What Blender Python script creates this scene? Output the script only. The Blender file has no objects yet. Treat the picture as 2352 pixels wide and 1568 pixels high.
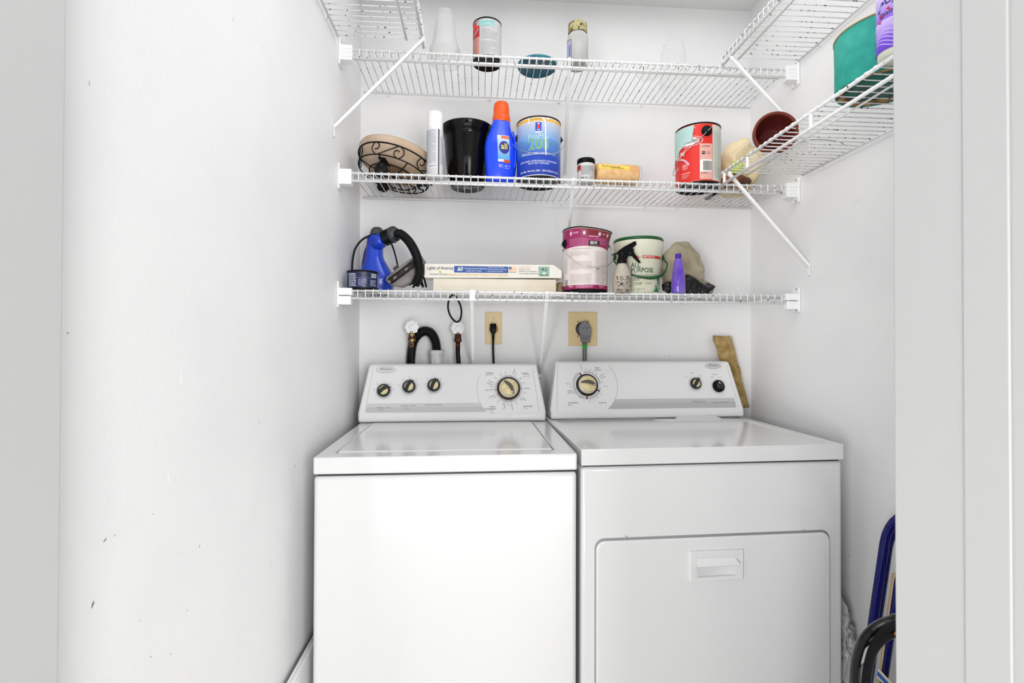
import bpy, bmesh, math, random
from mathutils import Vector, Matrix, Euler, noise
rnd = random.Random(7)
S = bpy.context.scene
C = S.collection

# ------------------------------------------------------------------ camera
F_PX, YAW, PITCH, ROLL, SHY, CZ = 1140.78, .0682, .0099, .003, -13.57, 1.2155
fw = Vector((math.sin(YAW)*math.cos(PITCH), math.cos(YAW)*math.cos(PITCH), math.sin(PITCH)))
rt = Vector((math.cos(YAW), -math.sin(YAW), 0))
up = rt.cross(fw)
cr, sr_ = math.cos(ROLL), math.sin(ROLL)
scr_r = rt*cr + up*sr_
scr_u = up*cr - rt*sr_
cd = bpy.data.cameras.new('camera'); cam = bpy.data.objects.new('camera', cd); C.objects.link(cam)
M3 = Matrix((scr_r, scr_u, -fw)).transposed()
cam.matrix_world = Matrix.Translation((0, 0, CZ)) @ M3.to_4x4()
cd.sensor_width = 36; cd.lens = 36*F_PX/2352; cd.shift_y = SHY/2352
cd.clip_start = .02; cd.clip_end = 60
cd.dof.use_dof = True; cd.dof.focus_distance = 1.75; cd.dof.aperture_fstop = 11
S.camera = cam

# ------------------------------------------------------------------ light
S.view_settings.view_transform = 'Standard'; S.view_settings.look = 'None'
S.view_settings.gamma = 1; S.view_settings.use_curve_mapping = False
S.view_settings.exposure = 0.05
w = bpy.data.worlds.new('world'); S.world = w; w.use_nodes = True
w.node_tree.nodes['Background'].inputs[0].default_value = (1, 1, 1, 1)
w.node_tree.nodes['Background'].inputs[1].default_value = 0.05
def area(name, loc, aim, sx, sy, power, col=(1, 1, 1)):
    l = bpy.data.lights.new(name, 'AREA'); l.shape = 'RECTANGLE'; l.size = sx; l.size_y = sy
    l.energy = power; l.color = col
    o = bpy.data.objects.new(name, l); C.objects.link(o); o.location = loc
    o.rotation_euler = (Vector(aim)-Vector(loc)).to_track_quat('-Z', 'Y').to_euler(); return o
area('room_window_light', (1.3, -2.3, 1.30), (-.1, 1.5, 1.15), 1.5, 1.7, 100)
area('right_fill_light', (1.9, -1.4, 1.5), (-.3, 1.3, 1.2), 1.0, 1.6, 14)  # fill added from the right to lift the left wall, no known window
area('left_fill_light', (-1.7, -2.0, .95), (.6, 1.6, .95), 1.6, 1.6, 108)  # added fill from the low left to brighten the dryer, not a known window
area('doorway_fill_light', (-.2, -.6, 1.9), (.35, 1.9, 1.7), 1.2, .4, 3.5)  # bounce-like fill added outside the doorway for the back wall, no lamp there
area('closet_fill_light', (.35, 1.0, 2.56), (.35, 1.02, 0), .5, .4, 2.2)  # the ceiling has no lamp; added to brighten the upper closet
area('overhead_fill_light', (.335, 1.25, 2.58), (.335, 1.26, 0), 1.4, 1.2, 6.6)  # wide soft fill added under the closet ceiling, not a fixture
area('floor_fill_light', (.2, -.8, .12), (.4, 1.5, 1.0), 1.6, .8, 14)  # added lamp standing in for light thrown up by the floor

# ------------------------------------------------------------------ pixel -> world
def ray(px, py):
    a, b = (px-1176)/F_PX, (py-784-SHY)/F_PX
    return scr_r*a - scr_u*b + fw
ORG = Vector((0, 0, CZ))
def _at(px, py, i, v):
    r = ray(px, py); return ORG + r*((v-ORG[i])/r[i])
def PX(px, py, X): return _at(px, py, 0, X)
def P(px, py, Y): return _at(px, py, 1, Y)
def PZ(px, py, Z): return _at(px, py, 2, Z)

# ------------------------------------------------------------------ colours and materials
def lin(c):
    if isinstance(c, str):
        c = [int(c[i:i+2], 16)/255 for i in (0, 2, 4)]
        c = [x/12.92 if x <= .04045 else ((x+.055)/1.055)**2.4 for x in c]
    return tuple(c[:3])+(1,)
def mat(name, col, rough=.5, metal=0, bump=0, bscale=60, col2=None, nscale=8, thr=(.45, .6), trans=0, ior=1.45, alpha=1, coat=0, sss=0, detail=3, dist=.002, stretch=None, spec=.5, world=False):
    m = bpy.data.materials.new(name); m.use_nodes = True
    nt = m.node_tree; b = nt.nodes['Principled BSDF']
    b.inputs['Base Color'].default_value = lin(col)
    b.inputs['Roughness'].default_value = rough; b.inputs['Metallic'].default_value = metal
    b.inputs['Transmission Weight'].default_value = trans; b.inputs['IOR'].default_value = ior
    b.inputs['Specular IOR Level'].default_value = spec; b.inputs['Alpha'].default_value = alpha; b.inputs['Coat Weight'].default_value = coat
    if sss: b.inputs['Subsurface Weight'].default_value = sss; b.inputs['Subsurface Radius'].default_value = (.01, .01, .01)
    tc = nt.nodes.new('ShaderNodeTexCoord'); src = nt.nodes.new('ShaderNodeNewGeometry').outputs['Position'] if world else tc.outputs['Object']
    if stretch:
        mp = nt.nodes.new('ShaderNodeMapping'); mp.inputs['Scale'].default_value = stretch
        nt.links.new(src, mp.inputs[0]); src = mp.outputs[0]
    if col2 is not None:
        n = nt.nodes.new('ShaderNodeTexNoise'); n.inputs['Scale'].default_value = nscale; n.inputs['Detail'].default_value = detail
        r = nt.nodes.new('ShaderNodeValToRGB'); r.color_ramp.elements[0].position = thr[0]; r.color_ramp.elements[1].position = thr[1]
        r.color_ramp.elements[0].color = lin(col); r.color_ramp.elements[1].color = lin(col2)
        nt.links.new(src, n.inputs['Vector']); nt.links.new(n.outputs[0], r.inputs[0]); nt.links.new(r.outputs[0], b.inputs['Base Color'])
    if bump:
        n = nt.nodes.new('ShaderNodeTexNoise'); n.inputs['Scale'].default_value = bscale; n.inputs['Detail'].default_value = 4
        bn = nt.nodes.new('ShaderNodeBump'); bn.inputs['Strength'].default_value = bump; bn.inputs['Distance'].default_value = dist
        nt.links.new(src, n.inputs['Vector']); nt.links.new(n.outputs[0], bn.inputs['Height']); nt.links.new(bn.outputs[0], b.inputs['Normal'])
    return m
W_ = {}
W_['wall'] = mat('wall_paint', (.80, .80, .80), .55, bump=.25, bscale=140, col2=(.775, .775, .778), nscale=5, thr=(.4, .7))
W_['jamb'] = mat('jamb_paint', (.52, .52, .52), .4, bump=.12, bscale=60)
W_['ceil'] = mat('ceiling_texture', (.80, .80, .80), .8, bump=.9, bscale=260, dist=.004)
W_['floor'] = mat('vinyl_floor', (.55, .53, .5), .4, col2=(.48, .46, .43), nscale=6)
W_['enamel'] = mat('white_enamel', (.70, .70, .70), .16, coat=.3, bump=.03, bscale=300)
W_['cplastic'] = mat('console_plastic', (.78, .78, .78), .28, bump=.04, bscale=400)
W_['gap'] = mat('dark_gap', (.06, .06, .06), .8)
W_['wire'] = mat('white_coated_wire', (.86, .86, .86), .32)
W_['dwire'] = mat('worn_coated_wire', (.80, .80, .80), .38, col2=(.05, .045, .04), nscale=95, thr=(.60, .64), detail=3, world=True)
W_['wplastic'] = mat('white_plastic', (.84, .84, .84), .35)
W_['steel'] = mat('steel', (.55, .55, .55), .3, 1)
W_['dsteel'] = mat('dark_steel', (.035, .022, .018), .4, .3, spec=.3)
W_['black'] = mat('black_plastic', (.004, .004, .005), .35, spec=.14)
W_['rubber'] = mat('black_rubber', (.005, .005, .005), .42, spec=.18)
W_['iron'] = mat('wrought_iron', (.004, .004, .004), .5, spec=.15)
W_['tin'] = mat('rusted_tin', (.008, .005, .004), .45, col2=(.12, .09, .07), nscale=40, thr=(.6, .8), spec=.3)
W_['blackmetal'] = mat('black_glazed_pot', (.002, .0016, .0012), .16, spec=.26, bump=.15, bscale=14, dist=.004)
W_['tan'] = mat('tan_clay', 'c4ae98', .6, col2='b8a086', nscale=9, bump=.05)
W_['charcoal'] = mat('charcoal_plastic', '24282c', .35, spec=.4)
W_['cream'] = mat('cream_plastic', 'e3d3a4', .35, col2='d9c592', nscale=60)
W_['ivory'] = mat('ivory_plate', 'dcc595', .4)
def pm():
    m = bpy.data.materials.new('printed_ink'); m.use_nodes = True; nt = m.node_tree
    a = nt.nodes.new('ShaderNodeAttribute'); a.attribute_name = 'Col'
    b = nt.nodes['Principled BSDF']; b.inputs['Roughness'].default_value = .4
    nt.links.new(a.outputs['Color'], b.inputs['Base Color']); return m
PRINT = pm()

# ------------------------------------------------------------------ mesh helpers
def tag(o, label=None, cat=None, group=None, kind=None):
    for k, v in (('label', label), ('category', cat), ('group', group), ('kind', kind)):
        if v: o[k] = v
    return o
def thing(name, loc, label, cat, rz=0, group=None):
    o = bpy.data.objects.new(name, None); C.objects.link(o); o.location = loc
    o.rotation_euler = (0, 0, rz) if isinstance(rz, (int, float)) else rz
    o.empty_display_size = .05
    return tag(o, label, cat, group)
def obj(name, bm, m, parent=None, smooth=True, bevel=0, bseg=2, sub=0):
    if isinstance(bm, bpy.types.Mesh): me = bm
    else:
        bmesh.ops.recalc_face_normals(bm, faces=bm.faces)
        me = bpy.data.meshes.new(name); bm.to_mesh(me); bm.free()
        if smooth:
            for p in me.polygons: p.use_smooth = True
    if m is not None and not me.materials:
        for q in (m if isinstance(m, (list, tuple)) else [m]): me.materials.append(q)
    o = bpy.data.objects.new(name, me); C.objects.link(o)
    if parent is not None: o.parent = parent
    if bevel:
        b = o.modifiers.new('bevel', 'BEVEL'); b.width = bevel; b.segments = bseg; b.limit_method = 'ANGLE'; b.angle_limit = math.radians(35)
        b.harden_normals = False
    if sub:
        s = o.modifiers.new('sub', 'SUBSURF'); s.levels = sub; s.render_levels = sub
    if smooth and bevel:
        try:
            me.set_sharp_from_angle(angle=math.radians(60))
        except Exception: pass
    return o
def box(bm, x0, x1, y0, y1, z0, z1, M=None):
    vs = [bm.verts.new((x, y, z)) for z in (z0, z1) for x, y in ((x0, y0), (x1, y0), (x1, y1), (x0, y1))]
    if M is not None:
        for v in vs: v.co = M @ v.co
    for f in ((0, 3, 2, 1), (4, 5, 6, 7), (0, 1, 5, 4), (1, 2, 6, 5), (2, 3, 7, 6), (3, 0, 4, 7)):
        bm.faces.new([vs[i] for i in f])
    return vs
def BX(*a, M=None):
    bm = bmesh.new(); box(bm, *a, M=M); return bm
def lathe(prof, seg=40, bm=None, M=None, a0=0, a1=2*math.pi, sc=None):
    """prof: (r, z) pairs, open ends closed when r is 0"""
    bm = bm or bmesh.new(); full = abs(a1-a0-2*math.pi) < 1e-6
    n = seg if full else seg+1; rings = []
    for r, z in prof:
        if r < 1e-7:
            v = bm.verts.new((0, 0, z)); rings.append([v]*n)
            if M is not None: v.co = M @ v.co
        else:
            ring = []
            for i in range(n):
                a = a0+(a1-a0)*i/seg; k = sc(a) if sc else 1
                co = Vector((r*k*math.cos(a), r*k*math.sin(a), z))
                ring.append(bm.verts.new(M @ co if M is not None else co))
            rings.append(ring)
    for A, B in zip(rings, rings[1:]):
        for i in range(n if full else n-1):
            j = (i+1) % n; q = []
            for v in (A[i], A[j], B[j], B[i]):
                if v not in q: q.append(v)
            if len(q) > 2:
                try: bm.faces.new(q)
                except ValueError: pass
    return bm
def frames(pts):
    T = []
    for i in range(len(pts)):
        a = pts[max(i-1, 0)]; b = pts[min(i+1, len(pts)-1)]; T.append((b-a).normalized())
    u = Vector((0, 0, 1)) if abs(T[0].z) < .9 else Vector((1, 0, 0))
    u = (u-T[0]*u.dot(T[0])).normalized(); out = []
    for t in T:
        u = (u-t*u.dot(t)).normalized(); out.append((u, t.cross(u)))
    return out
def tube(pts, r, seg=8, bm=None, closed=False, cap=True, flat=None):
    """sweep a circle (or a flat section (a, b)) along points"""
    bm = bm or bmesh.new(); pts = [Vector(p) for p in pts]
    fr = frames(pts); rings = []
    if closed:
        n = len(pts); T = [(pts[(i+1) % n]-pts[i-1]).normalized() for i in range(n)]
        u = Vector((0, 0, 1)) if abs(T[0].z) < .9 else Vector((1, 0, 0)); fr = []
        for t in T:
            u = (u-t*u.dot(t)).normalized(); fr.append((u, t.cross(u)))
    for i, p in enumerate(pts):
        rr = r[i] if isinstance(r, (list, tuple)) else r; ra, rb = (flat if flat else (rr, rr))
        rings.append([bm.verts.new(p+fr[i][0]*(ra*math.cos(2*math.pi*k/seg))+fr[i][1]*(rb*math.sin(2*math.pi*k/seg))) for k in range(seg)])
    m = len(rings)
    for i in range(m if closed else m-1):
        A, B = rings[i], rings[(i+1) % m]
        for k in range(seg):
            try: bm.faces.new((A[k], A[(k+1) % seg], B[(k+1) % seg], B[k]))
            except ValueError: pass
    if cap and not closed:
        bm.faces.new(rings[0][::-1]); bm.faces.new(rings[-1])
    return bm
def catmull(pts, n=8, closed=False):
    pts = [Vector(p) for p in pts]; out = []; N = len(pts)
    rng = range(N if closed else N-1)
    for i in rng:
        if closed: a, b, c, d = pts[i-1], pts[i], pts[(i+1) % N], pts[(i+2) % N]
        else: a, b, c, d = pts[max(i-1, 0)], pts[i], pts[i+1], pts[min(i+2, N-1)]
        for k in range(n):
            t = k/n
            out.append(.5*((2*b)+(c-a)*t+(2*a-5*b+4*c-d)*t*t+(3*b-a-3*c+d)*t**3))
    if not closed: out.append(pts[-1])
    return out
def corr(path, r0, r1, pitch, seg=14, bm=None):
    """corrugated hose along a path"""
    L = [0]
    for a, b in zip(path, path[1:]): L.append(L[-1]+(b-a).length)
    n = int(L[-1]/pitch*4); pts = []; rs = []; j = 0
    for i in range(n+1):
        s = L[-1]*i/n
        while j < len(L)-2 and L[j+1] < s: j += 1
        t = (s-L[j])/max(L[j+1]-L[j], 1e-9)
        pts.append(path[j].lerp(path[j+1], min(t, 1))); rs.append(r1 if i % 4 in (0, 1) else r0)
    return tube(pts, rs, seg, bm)
def beam(p, q, w, t, bm=None, side=Vector((1, 0, 0))):
    bm = bm or bmesh.new(); p = Vector(p); q = Vector(q); d = (q-p).normalized()
    s = (side-d*side.dot(d)).normalized(); n = d.cross(s); vs = []
    for c in (p, q):
        for a, b in ((-1, -1), (1, -1), (1, 1), (-1, 1)): vs.append(bm.verts.new(c+s*a*w/2+n*b*t/2))
    for f in ((0, 3, 2, 1), (4, 5, 6, 7), (0, 1, 5, 4), (1, 2, 6, 5), (2, 3, 7, 6), (3, 0, 4, 7)):
        bm.faces.new([vs[i] for i in f])
    return bm
def prism(poly, t, M=None, bm=None):
    """polygon in x,z extruded along +y by t"""
    bm = bm or bmesh.new(); A = [bm.verts.new((x, 0, z)) for x, z in poly]; B = [bm.verts.new((x, t, z)) for x, z in poly]
    n = len(poly); bm.faces.new(A); bm.faces.new(B[::-1])
    for i in range(n): bm.faces.new((A[i], B[i], B[(i+1) % n], A[(i+1) % n]))
    if M is not None:
        for v in A+B: v.co = M @ v.co
    return bm
def loft(secs, seg=32, e=2.4, bm=None):
    """sections (z, cx, cy, hw, hd): super-ellipses"""
    bm = bm or bmesh.new(); rings = []
    for z, cx, cy, hw, hd in secs:
        R = []
        for k in range(seg):
            a = 2*math.pi*k/seg; c, s = math.cos(a), math.sin(a)
            R.append(bm.verts.new((cx+hw*math.copysign(abs(c)**(2/e), c), cy+hd*math.copysign(abs(s)**(2/e), s), z)))
        rings.append(R)
    for A, B in zip(rings, rings[1:]):
        for k in range(seg): bm.faces.new((A[k], A[(k+1) % seg], B[(k+1) % seg], B[k]))
    bm.faces.new(rings[0][::-1]); bm.faces.new(rings[-1]); return bm
def blob(sx, sy, sz, amp, freq, seed=0, level=5, flat=.25, shape=None, ridge=True):
    """crumpled cloth-like lump with its bottom flattened to z=0"""
    bm = bmesh.new(); bmesh.ops.create_icosphere(bm, subdivisions=level, radius=1)
    off = Vector((seed*3.1, seed*1.7, seed*.9))
    for v in bm.verts:
        d = v.co.normalized(); k = 1.0
        q = Vector((d.x*sx, d.y*sy, d.z*sz))
        h = noise.noise(q*freq+off)
        if ridge: h = 1-2*abs(h)*1.6
        h2 = noise.noise(q*freq*2.7+off)
        q += d*(amp*(h*.7+h2*.5))
        if shape: q = shape(q)
        lo = -sz*(1-flat)
        if q.z < lo: q.z = lo+(q.z-lo)*.05
        q.z -= lo
        v.co = q
    zmin = min(v.co.z for v in bm.verts)
    for v in bm.verts: v.co.z -= zmin
    return bm

# ------------------------------------------------------------------ flat print
FONT_CACHE = {}
def glyphs(txt, shear=0, off=0, space=1):
    key = (txt, shear, off, space)
    if key not in FONT_CACHE:
        c = bpy.data.curves.new('t', 'FONT'); c.body = txt; c.size = 1; c.shear = shear; c.offset = off; c.space_character = space
        c.resolution_u = 3; c.align_x = 'CENTER'; c.align_y = 'CENTER'
        o = bpy.data.objects.new('t', c); me = o.to_mesh()
        FONT_CACHE[key] = ([tuple(v.co[:2]) for v in me.vertices], [tuple(p.vertices) for p in me.polygons])
        o.to_mesh_clear(); bpy.data.objects.remove(o); bpy.data.curves.remove(c)
    return FONT_CACHE[key]
class Print:
    def __init__(s, fn): s.fn = fn; s.v = []; s.f = []; s.c = []; s.l = 1
    def up(s): s.l += 1
    def _add(s, pts, faces, cols, lift=0):
        b = len(s.v)
        for p in pts: s.v.append(s.fn(p[0], p[1], (s.l+lift)*.00022))
        s.c += cols; s.f += [tuple(b+i for i in f) for f in faces]
    def rect(s, u0, v0, u1, v1, col, top=None, n=None, m=1):
        n = n or max(1, int(abs(u1-u0)/.005)); c0, c1 = lin(col), lin(top or col)
        if top: m = max(m, 8)
        pts = []; cols = []; fs = []
        for j in range(m+1):
            t = j/m
            for i in range(n+1):
                pts.append((u0+(u1-u0)*i/n, v0+(v1-v0)*t)); cols.append(tuple(a+(b-a)*t for a, b in zip(c0, c1)))
        for j in range(m):
            for i in range(n):
                a = j*(n+1)+i; fs.append((a, a+1, a+n+2, a+n+1))
        s._add(pts, fs, cols)
    def poly(s, pts, col):
        s._add(pts, [tuple(range(len(pts)))], [lin(col)]*len(pts))
    def disc(s, u, v, ru, rv, col, n=24, rot=0):
        m = max(1, int(max(ru, rv)/.004))
        if m > 1:
            pts = [(u, v)]; fs = []
            for j in range(1, m+1):
                for k in range(n):
                    a = 2*math.pi*k/n; x, y = ru*j/m*math.cos(a), rv*j/m*math.sin(a)
                    pts.append((u+x*math.cos(rot)-y*math.sin(rot), v+x*math.sin(rot)+y*math.cos(rot)))
            for k in range(n):
                k2 = (k+1) % n; fs.append((0, 1+k, 1+k2))
                for j in range(m-1): fs.append((1+j*n+k, 1+(j+1)*n+k, 1+(j+1)*n+k2, 1+j*n+k2))
            return s._add(pts, fs, [lin(col)]*len(pts))
        s.poly([(u+ru*math.cos(2*math.pi*k/n)*math.cos(rot)-rv*math.sin(2*math.pi*k/n)*math.sin(rot), v+ru*math.cos(2*math.pi*k/n)*math.sin(rot)+rv*math.sin(2*math.pi*k/n)*math.cos(rot)) for k in range(n)], col)
    def arc(s, u, v, r0, r1, a0, a1, col, n=None):
        n = n or max(2, int(abs(a1-a0)/.15)); pts = []
        for k in range(n+1):
            a = a0+(a1-a0)*k/n; pts += [(u+r0*math.cos(a), v+r0*math.sin(a)), (u+r1*math.cos(a), v+r1*math.sin(a))]
        s._add(pts, [(2*k, 2*k+1, 2*k+3, 2*k+2) for k in range(n)], [lin(col)]*len(pts))
    def stroke(s, pts, w, col):
        for (a, b), (c, d) in zip(pts, pts[1:]):
            L = math.hypot(c-a, d-b) or 1; nx, ny = -(d-b)/L*w/2, (c-a)/L*w/2
            s._add([(a+nx, b+ny), (a-nx, b-ny), (c-nx, d-ny), (c+nx, d+ny)], [(0, 1, 2, 3)], [lin(col)]*4)
    def text(s, t, u, v, size, col, rot=0, sx=1, shear=0, bold=0, space=1, align='C', lift=1, skew=0):
        vs, fs = glyphs(t, shear, (min(bold, .012) if size > .008 else 0), space)
        if not vs: return
        lo = min(p[0] for p in vs); hi = max(p[0] for p in vs)
        dx = {'C': 0, 'L': -lo, 'R': -hi}[align]
        c, q = math.cos(rot), math.sin(rot); pts = []
        for x, y in vs:
            x = (x+dx)*size*sx; y = y*size+x*skew
            pts.append((u+c*x-q*y, v+q*x+c*y))
        s._add(pts, fs, [lin(col)]*len(pts), lift)
    def micro(s, u0, v0, u1, v1, rows, col, h=.42, fill=.9, lift=1):
        dv = (v1-v0)/rows; b = s.l; s.l += lift
        for r in range(rows):
            u = u0; end = u0+(u1-u0)*(rnd.uniform(.55, 1) if rnd.random() < .35 else 1)*fill
            y = v0+dv*(r+.3)
            while u < end:
                wd = rnd.uniform(.8, 3.2)*abs(dv)*.9; e = min(u+wd, end)
                s.rect(u, y, e, y+dv*h, col, n=1); u = e+abs(dv)*.35
        s.l = b
    def build(s, name, parent, m=None):
        me = bpy.data.meshes.new(name); me.from_pydata(s.v, [], s.f)
        a = me.color_attributes.new('Col', 'FLOAT_COLOR', 'POINT')
        for i, c in enumerate(s.c): a.data[i].color = c
        me.materials.append(m or PRINT); o = bpy.data.objects.new(name, me); C.objects.link(o)
        if parent is not None: o.parent = parent
        return o
def cyl_fn(R, a0=0, z0=0, taper=0):
    def f(u, v, off):
        th = u/R+a0; r = R+off+.0003+taper*v; return (r*math.sin(th), -r*math.cos(th), z0+v)
    return f
def plane_fn(O, U, V, N):
    O, U, V, N = map(Vector, (O, U, V, N))
    return lambda u, v, off: tuple(O+U*u+V*v+N*off)

# ================================================================== SETTING
XL, XR, YB, ZC = -.4706, 1.1424, 2.0122, 2.608
JY0, JY1, JL, JR, HZ = .33, .53, -.4175, .468, 2.04
def struct(name, bm, m, parent=None, **k):
    o = obj(name, bm, m, parent, smooth=False, **k)
    if parent is None: o['kind'] = 'structure'
    return o
wall_left = struct('wall_left', BX(XL-.1, XL, JY1-.01, YB+.1, 0, ZC), W_['wall'])
wall_back = struct('wall_back', BX(XL, XR, YB, YB+.1, 0, ZC), W_['wall'])
wall_right = struct('wall_right', BX(XR, XR+.1, JY1-.01, YB+.1, 0, ZC), W_['wall'])
ceiling = struct('ceiling', BX(XL-.1, XR+.1, JY1-.01, YB+.1, ZC, ZC+.1), W_['ceil'])
floor = struct('floor', BX(-2.4, 2.6, -3.2, YB+.1, -.08, 0), W_['floor'])
bm = bmesh.new()
for x0, x1, z0, z1 in ((-2.4, JL-.018, 0, ZC), (JR+.018, 2.6, 0, ZC), (JL-.018, JR+.018, HZ, ZC)): box(bm, x0, x1, JY0+.012, JY1-.012, z0, z1)
struct('wall_front', bm, W_['wall'])
def jamb(n, x0, x1, sx):
    o = struct(n, BX(x0, x1, JY0, JY1, 0, HZ), W_['jamb'], bevel=.002)
    st = BX(*((x1, x1+.003) if sx > 0 else (x0-.003, x0)), .405, .447, 0, HZ)
    struct('door_stop', st, W_['jamb'], o, bevel=.0014, bseg=3)
    return o
jamb('trim_1', JL-.018, JL, 1); jamb('trim_2', JR, JR+.018, -1)
struct('trim_3', BX(JL-.018, JR+.018, JY0, JY1, HZ, HZ+.018), W_['jamb'], bevel=.002)
# the baseboards run behind the machines
struct('baseboard_left', BX(XL, XL+.012, JY1, YB, 0, .09), W_['jamb'], bevel=.003)
struct('baseboard_back', BX(XL+.012, XR-.012, YB-.012, YB, 0, .09), W_['jamb'], bevel=.003)
struct('baseboard_right', BX(XR-.012, XR, JY1, YB, 0, .09), W_['jamb'], bevel=.003)

# scuffs, chips and old screw holes on the paint
def mark(pr, u, v, a, b, rot, col):
    n = 9; pts = []
    for k in range(n):
        t = 2*math.pi*k/n; q = rnd.uniform(.7, 1.15)
        x, y = a*q*math.cos(t), b*q*math.sin(t); pts.append((u+x*math.cos(rot)-y*math.sin(rot), v+x*math.sin(rot)+y*math.cos(rot)))
    pr.poly(pts, col)
pl = Print(plane_fn((XL, 0, 0), (0, 1, 0), (0, 0, 1), (1, 0, 0)))
for px, py, a, b, r, c in ((241, 1240, .004, .0016, .6, '8a8a8a'), (263, 1229, .002, .001, .6, '9a9a9a'), (213, 1388, .0045, .002, 1.1, '6e6e6e'), (155, 765, .0016, .0012, 0, '8c8c8c'),
        (458, 1254, .003, .0012, .9, '8a8a8a'), (410, 1270, .0014, .0008, 0, 'a0a0a0'), (352, 1180, .002, .001, 0, 'b0b0b0'), (677, 1070, .004, .0016, 1.2, '8c8c8c'), (668, 1106, .003, .0012, 1.2, '9c9c9c'),
        (430, 1402, .0022, .001, 0, 'a0a0a0'), (392, 1502, .002, .001, .4, 'a0a0a0'), (346, 1508, .002, .0015, 0, '989898'), (416, 868, .001, .012, 0, 'ffffff'), (386, 1100, .001, .010, 0, 'ffffff'),
        (595, 52, .004, .002, 0, 'ffffff'), (593, 110, .005, .0025, 0, 'ffffff'), (777, 197, .006, .003, 0, 'ffffff'), (595, 970, .006, .0007, .6, '9c9c9c'), (322, 1425, .003, .0006, .3, 'b4b4b4'), (622, 1298, .0008, .01, 0, 'b4b4b4'),
        (535, 44, .001, .004, 0, 'b0b0b0'), (205, 190, .001, .004, 0, 'c0c0c0')):
    q = PX(px, py, XL); mark(pl, q.y, q.z, a, b, r, c)
pl.build('scuff_mark', wall_left)
pb = Print(plane_fn((0, YB, 0), (1, 0, 0), (0, 0, 1), (0, -1, 0)))
for px, py, a, c in ((1163, 691, .0035, '777777'), (1163, 691, .0018, '333333'), (1001, 694, .0016, '333333'), (1537, 818, .0018, '444444'), (1565, 696, .003, '3a3a3a'), (1614, 566, .0014, '555555'), (1639, 695, .0016, '555555'),
        (1493, 376, .0014, '777777'), (1398, 695, .002, '9a9a9a'), (958, 707, .0012, '8a8a8a'), (1127, 602, .0014, '9a9a9a'), (1612, 77, .001, '888888')):
    q = P(px, py, YB); mark(pb, q.x, q.z, a, a, 0, c); pb.up()
pb.build('screw_hole', wall_back)
prr = Print(plane_fn((XR, 0, 0), (0, 1, 0), (0, 0, 1), (-1, 0, 0)))
for px, py, a, b, c in ((1950, 1276, .001, .004, '666666'), (1947, 1420, .0014, .003, '888888'), (1846, 655, .002, .001, '999999'), (1880, 640, .001, .001, '999999'), (1970, 460, .001, .004, 'aaaaaa'), (1962, 470, .0006, .012, 'bbbbbb')):
    q = PX(px, py, XR); mark(prr, q.y, q.z, a, b, 0, c)
prr.build('scuff_mark', wall_right)

# ================================================================== WIRE SHELVES
WR, RR = .0017, .004
ZS = (2.198, 1.779, 1.383)
TILT = (.0045, .006, .003)
SY0, SY1 = 1.707, 1.995
_wire_mesh = {}
def bracket(root, x, z, s, double):
    """plastic end bracket on a side wall; s=+1 when the shelf lies to the right"""
    b = bmesh.new(); box(b, *sorted((x, x+s*.006)), SY0-.020, SY0+.024, z-.058, z+.030)
    pl_ = obj('end_bracket', b, W_['wplastic'], root, bevel=.003)
    b = bmesh.new()
    if double:
        box(b, *sorted((x+s*.004, x+s*.050)), SY0-.014, SY0+.018, z-.014, z+.007); box(b, *sorted((x+s*.004, x+s*.046)), SY0-.012, SY0+.016, z-.046, z-.017)
    else:
        box(b, *sorted((x+s*.004, x+s*.046)), SY0-.014, SY0+.018, z-.040, z+.009)
        for k in range(3): box(b, *sorted((x+s*.008, x+s*.044)), SY0-.016, SY0-.013, z-.030+.013*k, z-.026+.013*k)
    obj('rod_socket', b, W_['wplastic'], pl_, bevel=.002)
    for dz in (.024, -.052):
        M = Matrix.Translation((x+s*.005, SY0-.004, z+dz)) @ Matrix.Rotation(s*math.pi/2, 4, 'Y')
        obj('screw', lathe([(0, .003), (.003, .0025), (.0042, 0), (0, 0)], 10, M=M), W_['steel'], pl_)
def brace(root, p, q, side, wallaxis):
    """p on the front rod, q at the wall foot"""
    p, q = Vector(p), Vector(q); o = obj('support_brace', beam(p, q, .013, .009, side=side), W_['wire'], root, bevel=.002)
    n = Vector((0, -1, 0)) if wallaxis == 'y' else Vector((-1, 0, 0)) if q.x > 0 else Vector((1, 0, 0))
    ft = beam(q+Vector((0, 0, .006)), q+Vector((0, 0, -.032)), .014, .003, side=side)
    obj('brace_foot', ft, W_['wire'], o, bevel=.001)
    M = Matrix.Translation(q+Vector((0, 0, -.020))+n*.0015) @ n.to_track_quat('Z', 'Y').to_matrix().to_4x4()
    obj('screw', lathe([(0, .003), (.003, .0025), (.0042, 0), (0, 0)], 10, M=M), W_['steel'], o)
    obj('rod_hook', tube([p+Vector((0, 0, -.004)), p+Vector((0, 0, .010))], .007, 8), W_['wire'], o)
def wire_mesh(key, pts):
    if key not in _wire_mesh:
        b = tube(catmull(pts, 1) if False else pts, WR, 6); me = bpy.data.meshes.new('deck_wire')
        bmesh.ops.recalc_face_normals(b, faces=b.faces); b.to_mesh(me); b.free()
        for p in me.polygons: p.use_smooth = True
        me.materials.append(W_['dwire']); _wire_mesh[key] = me
    return _wire_mesh[key]
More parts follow.
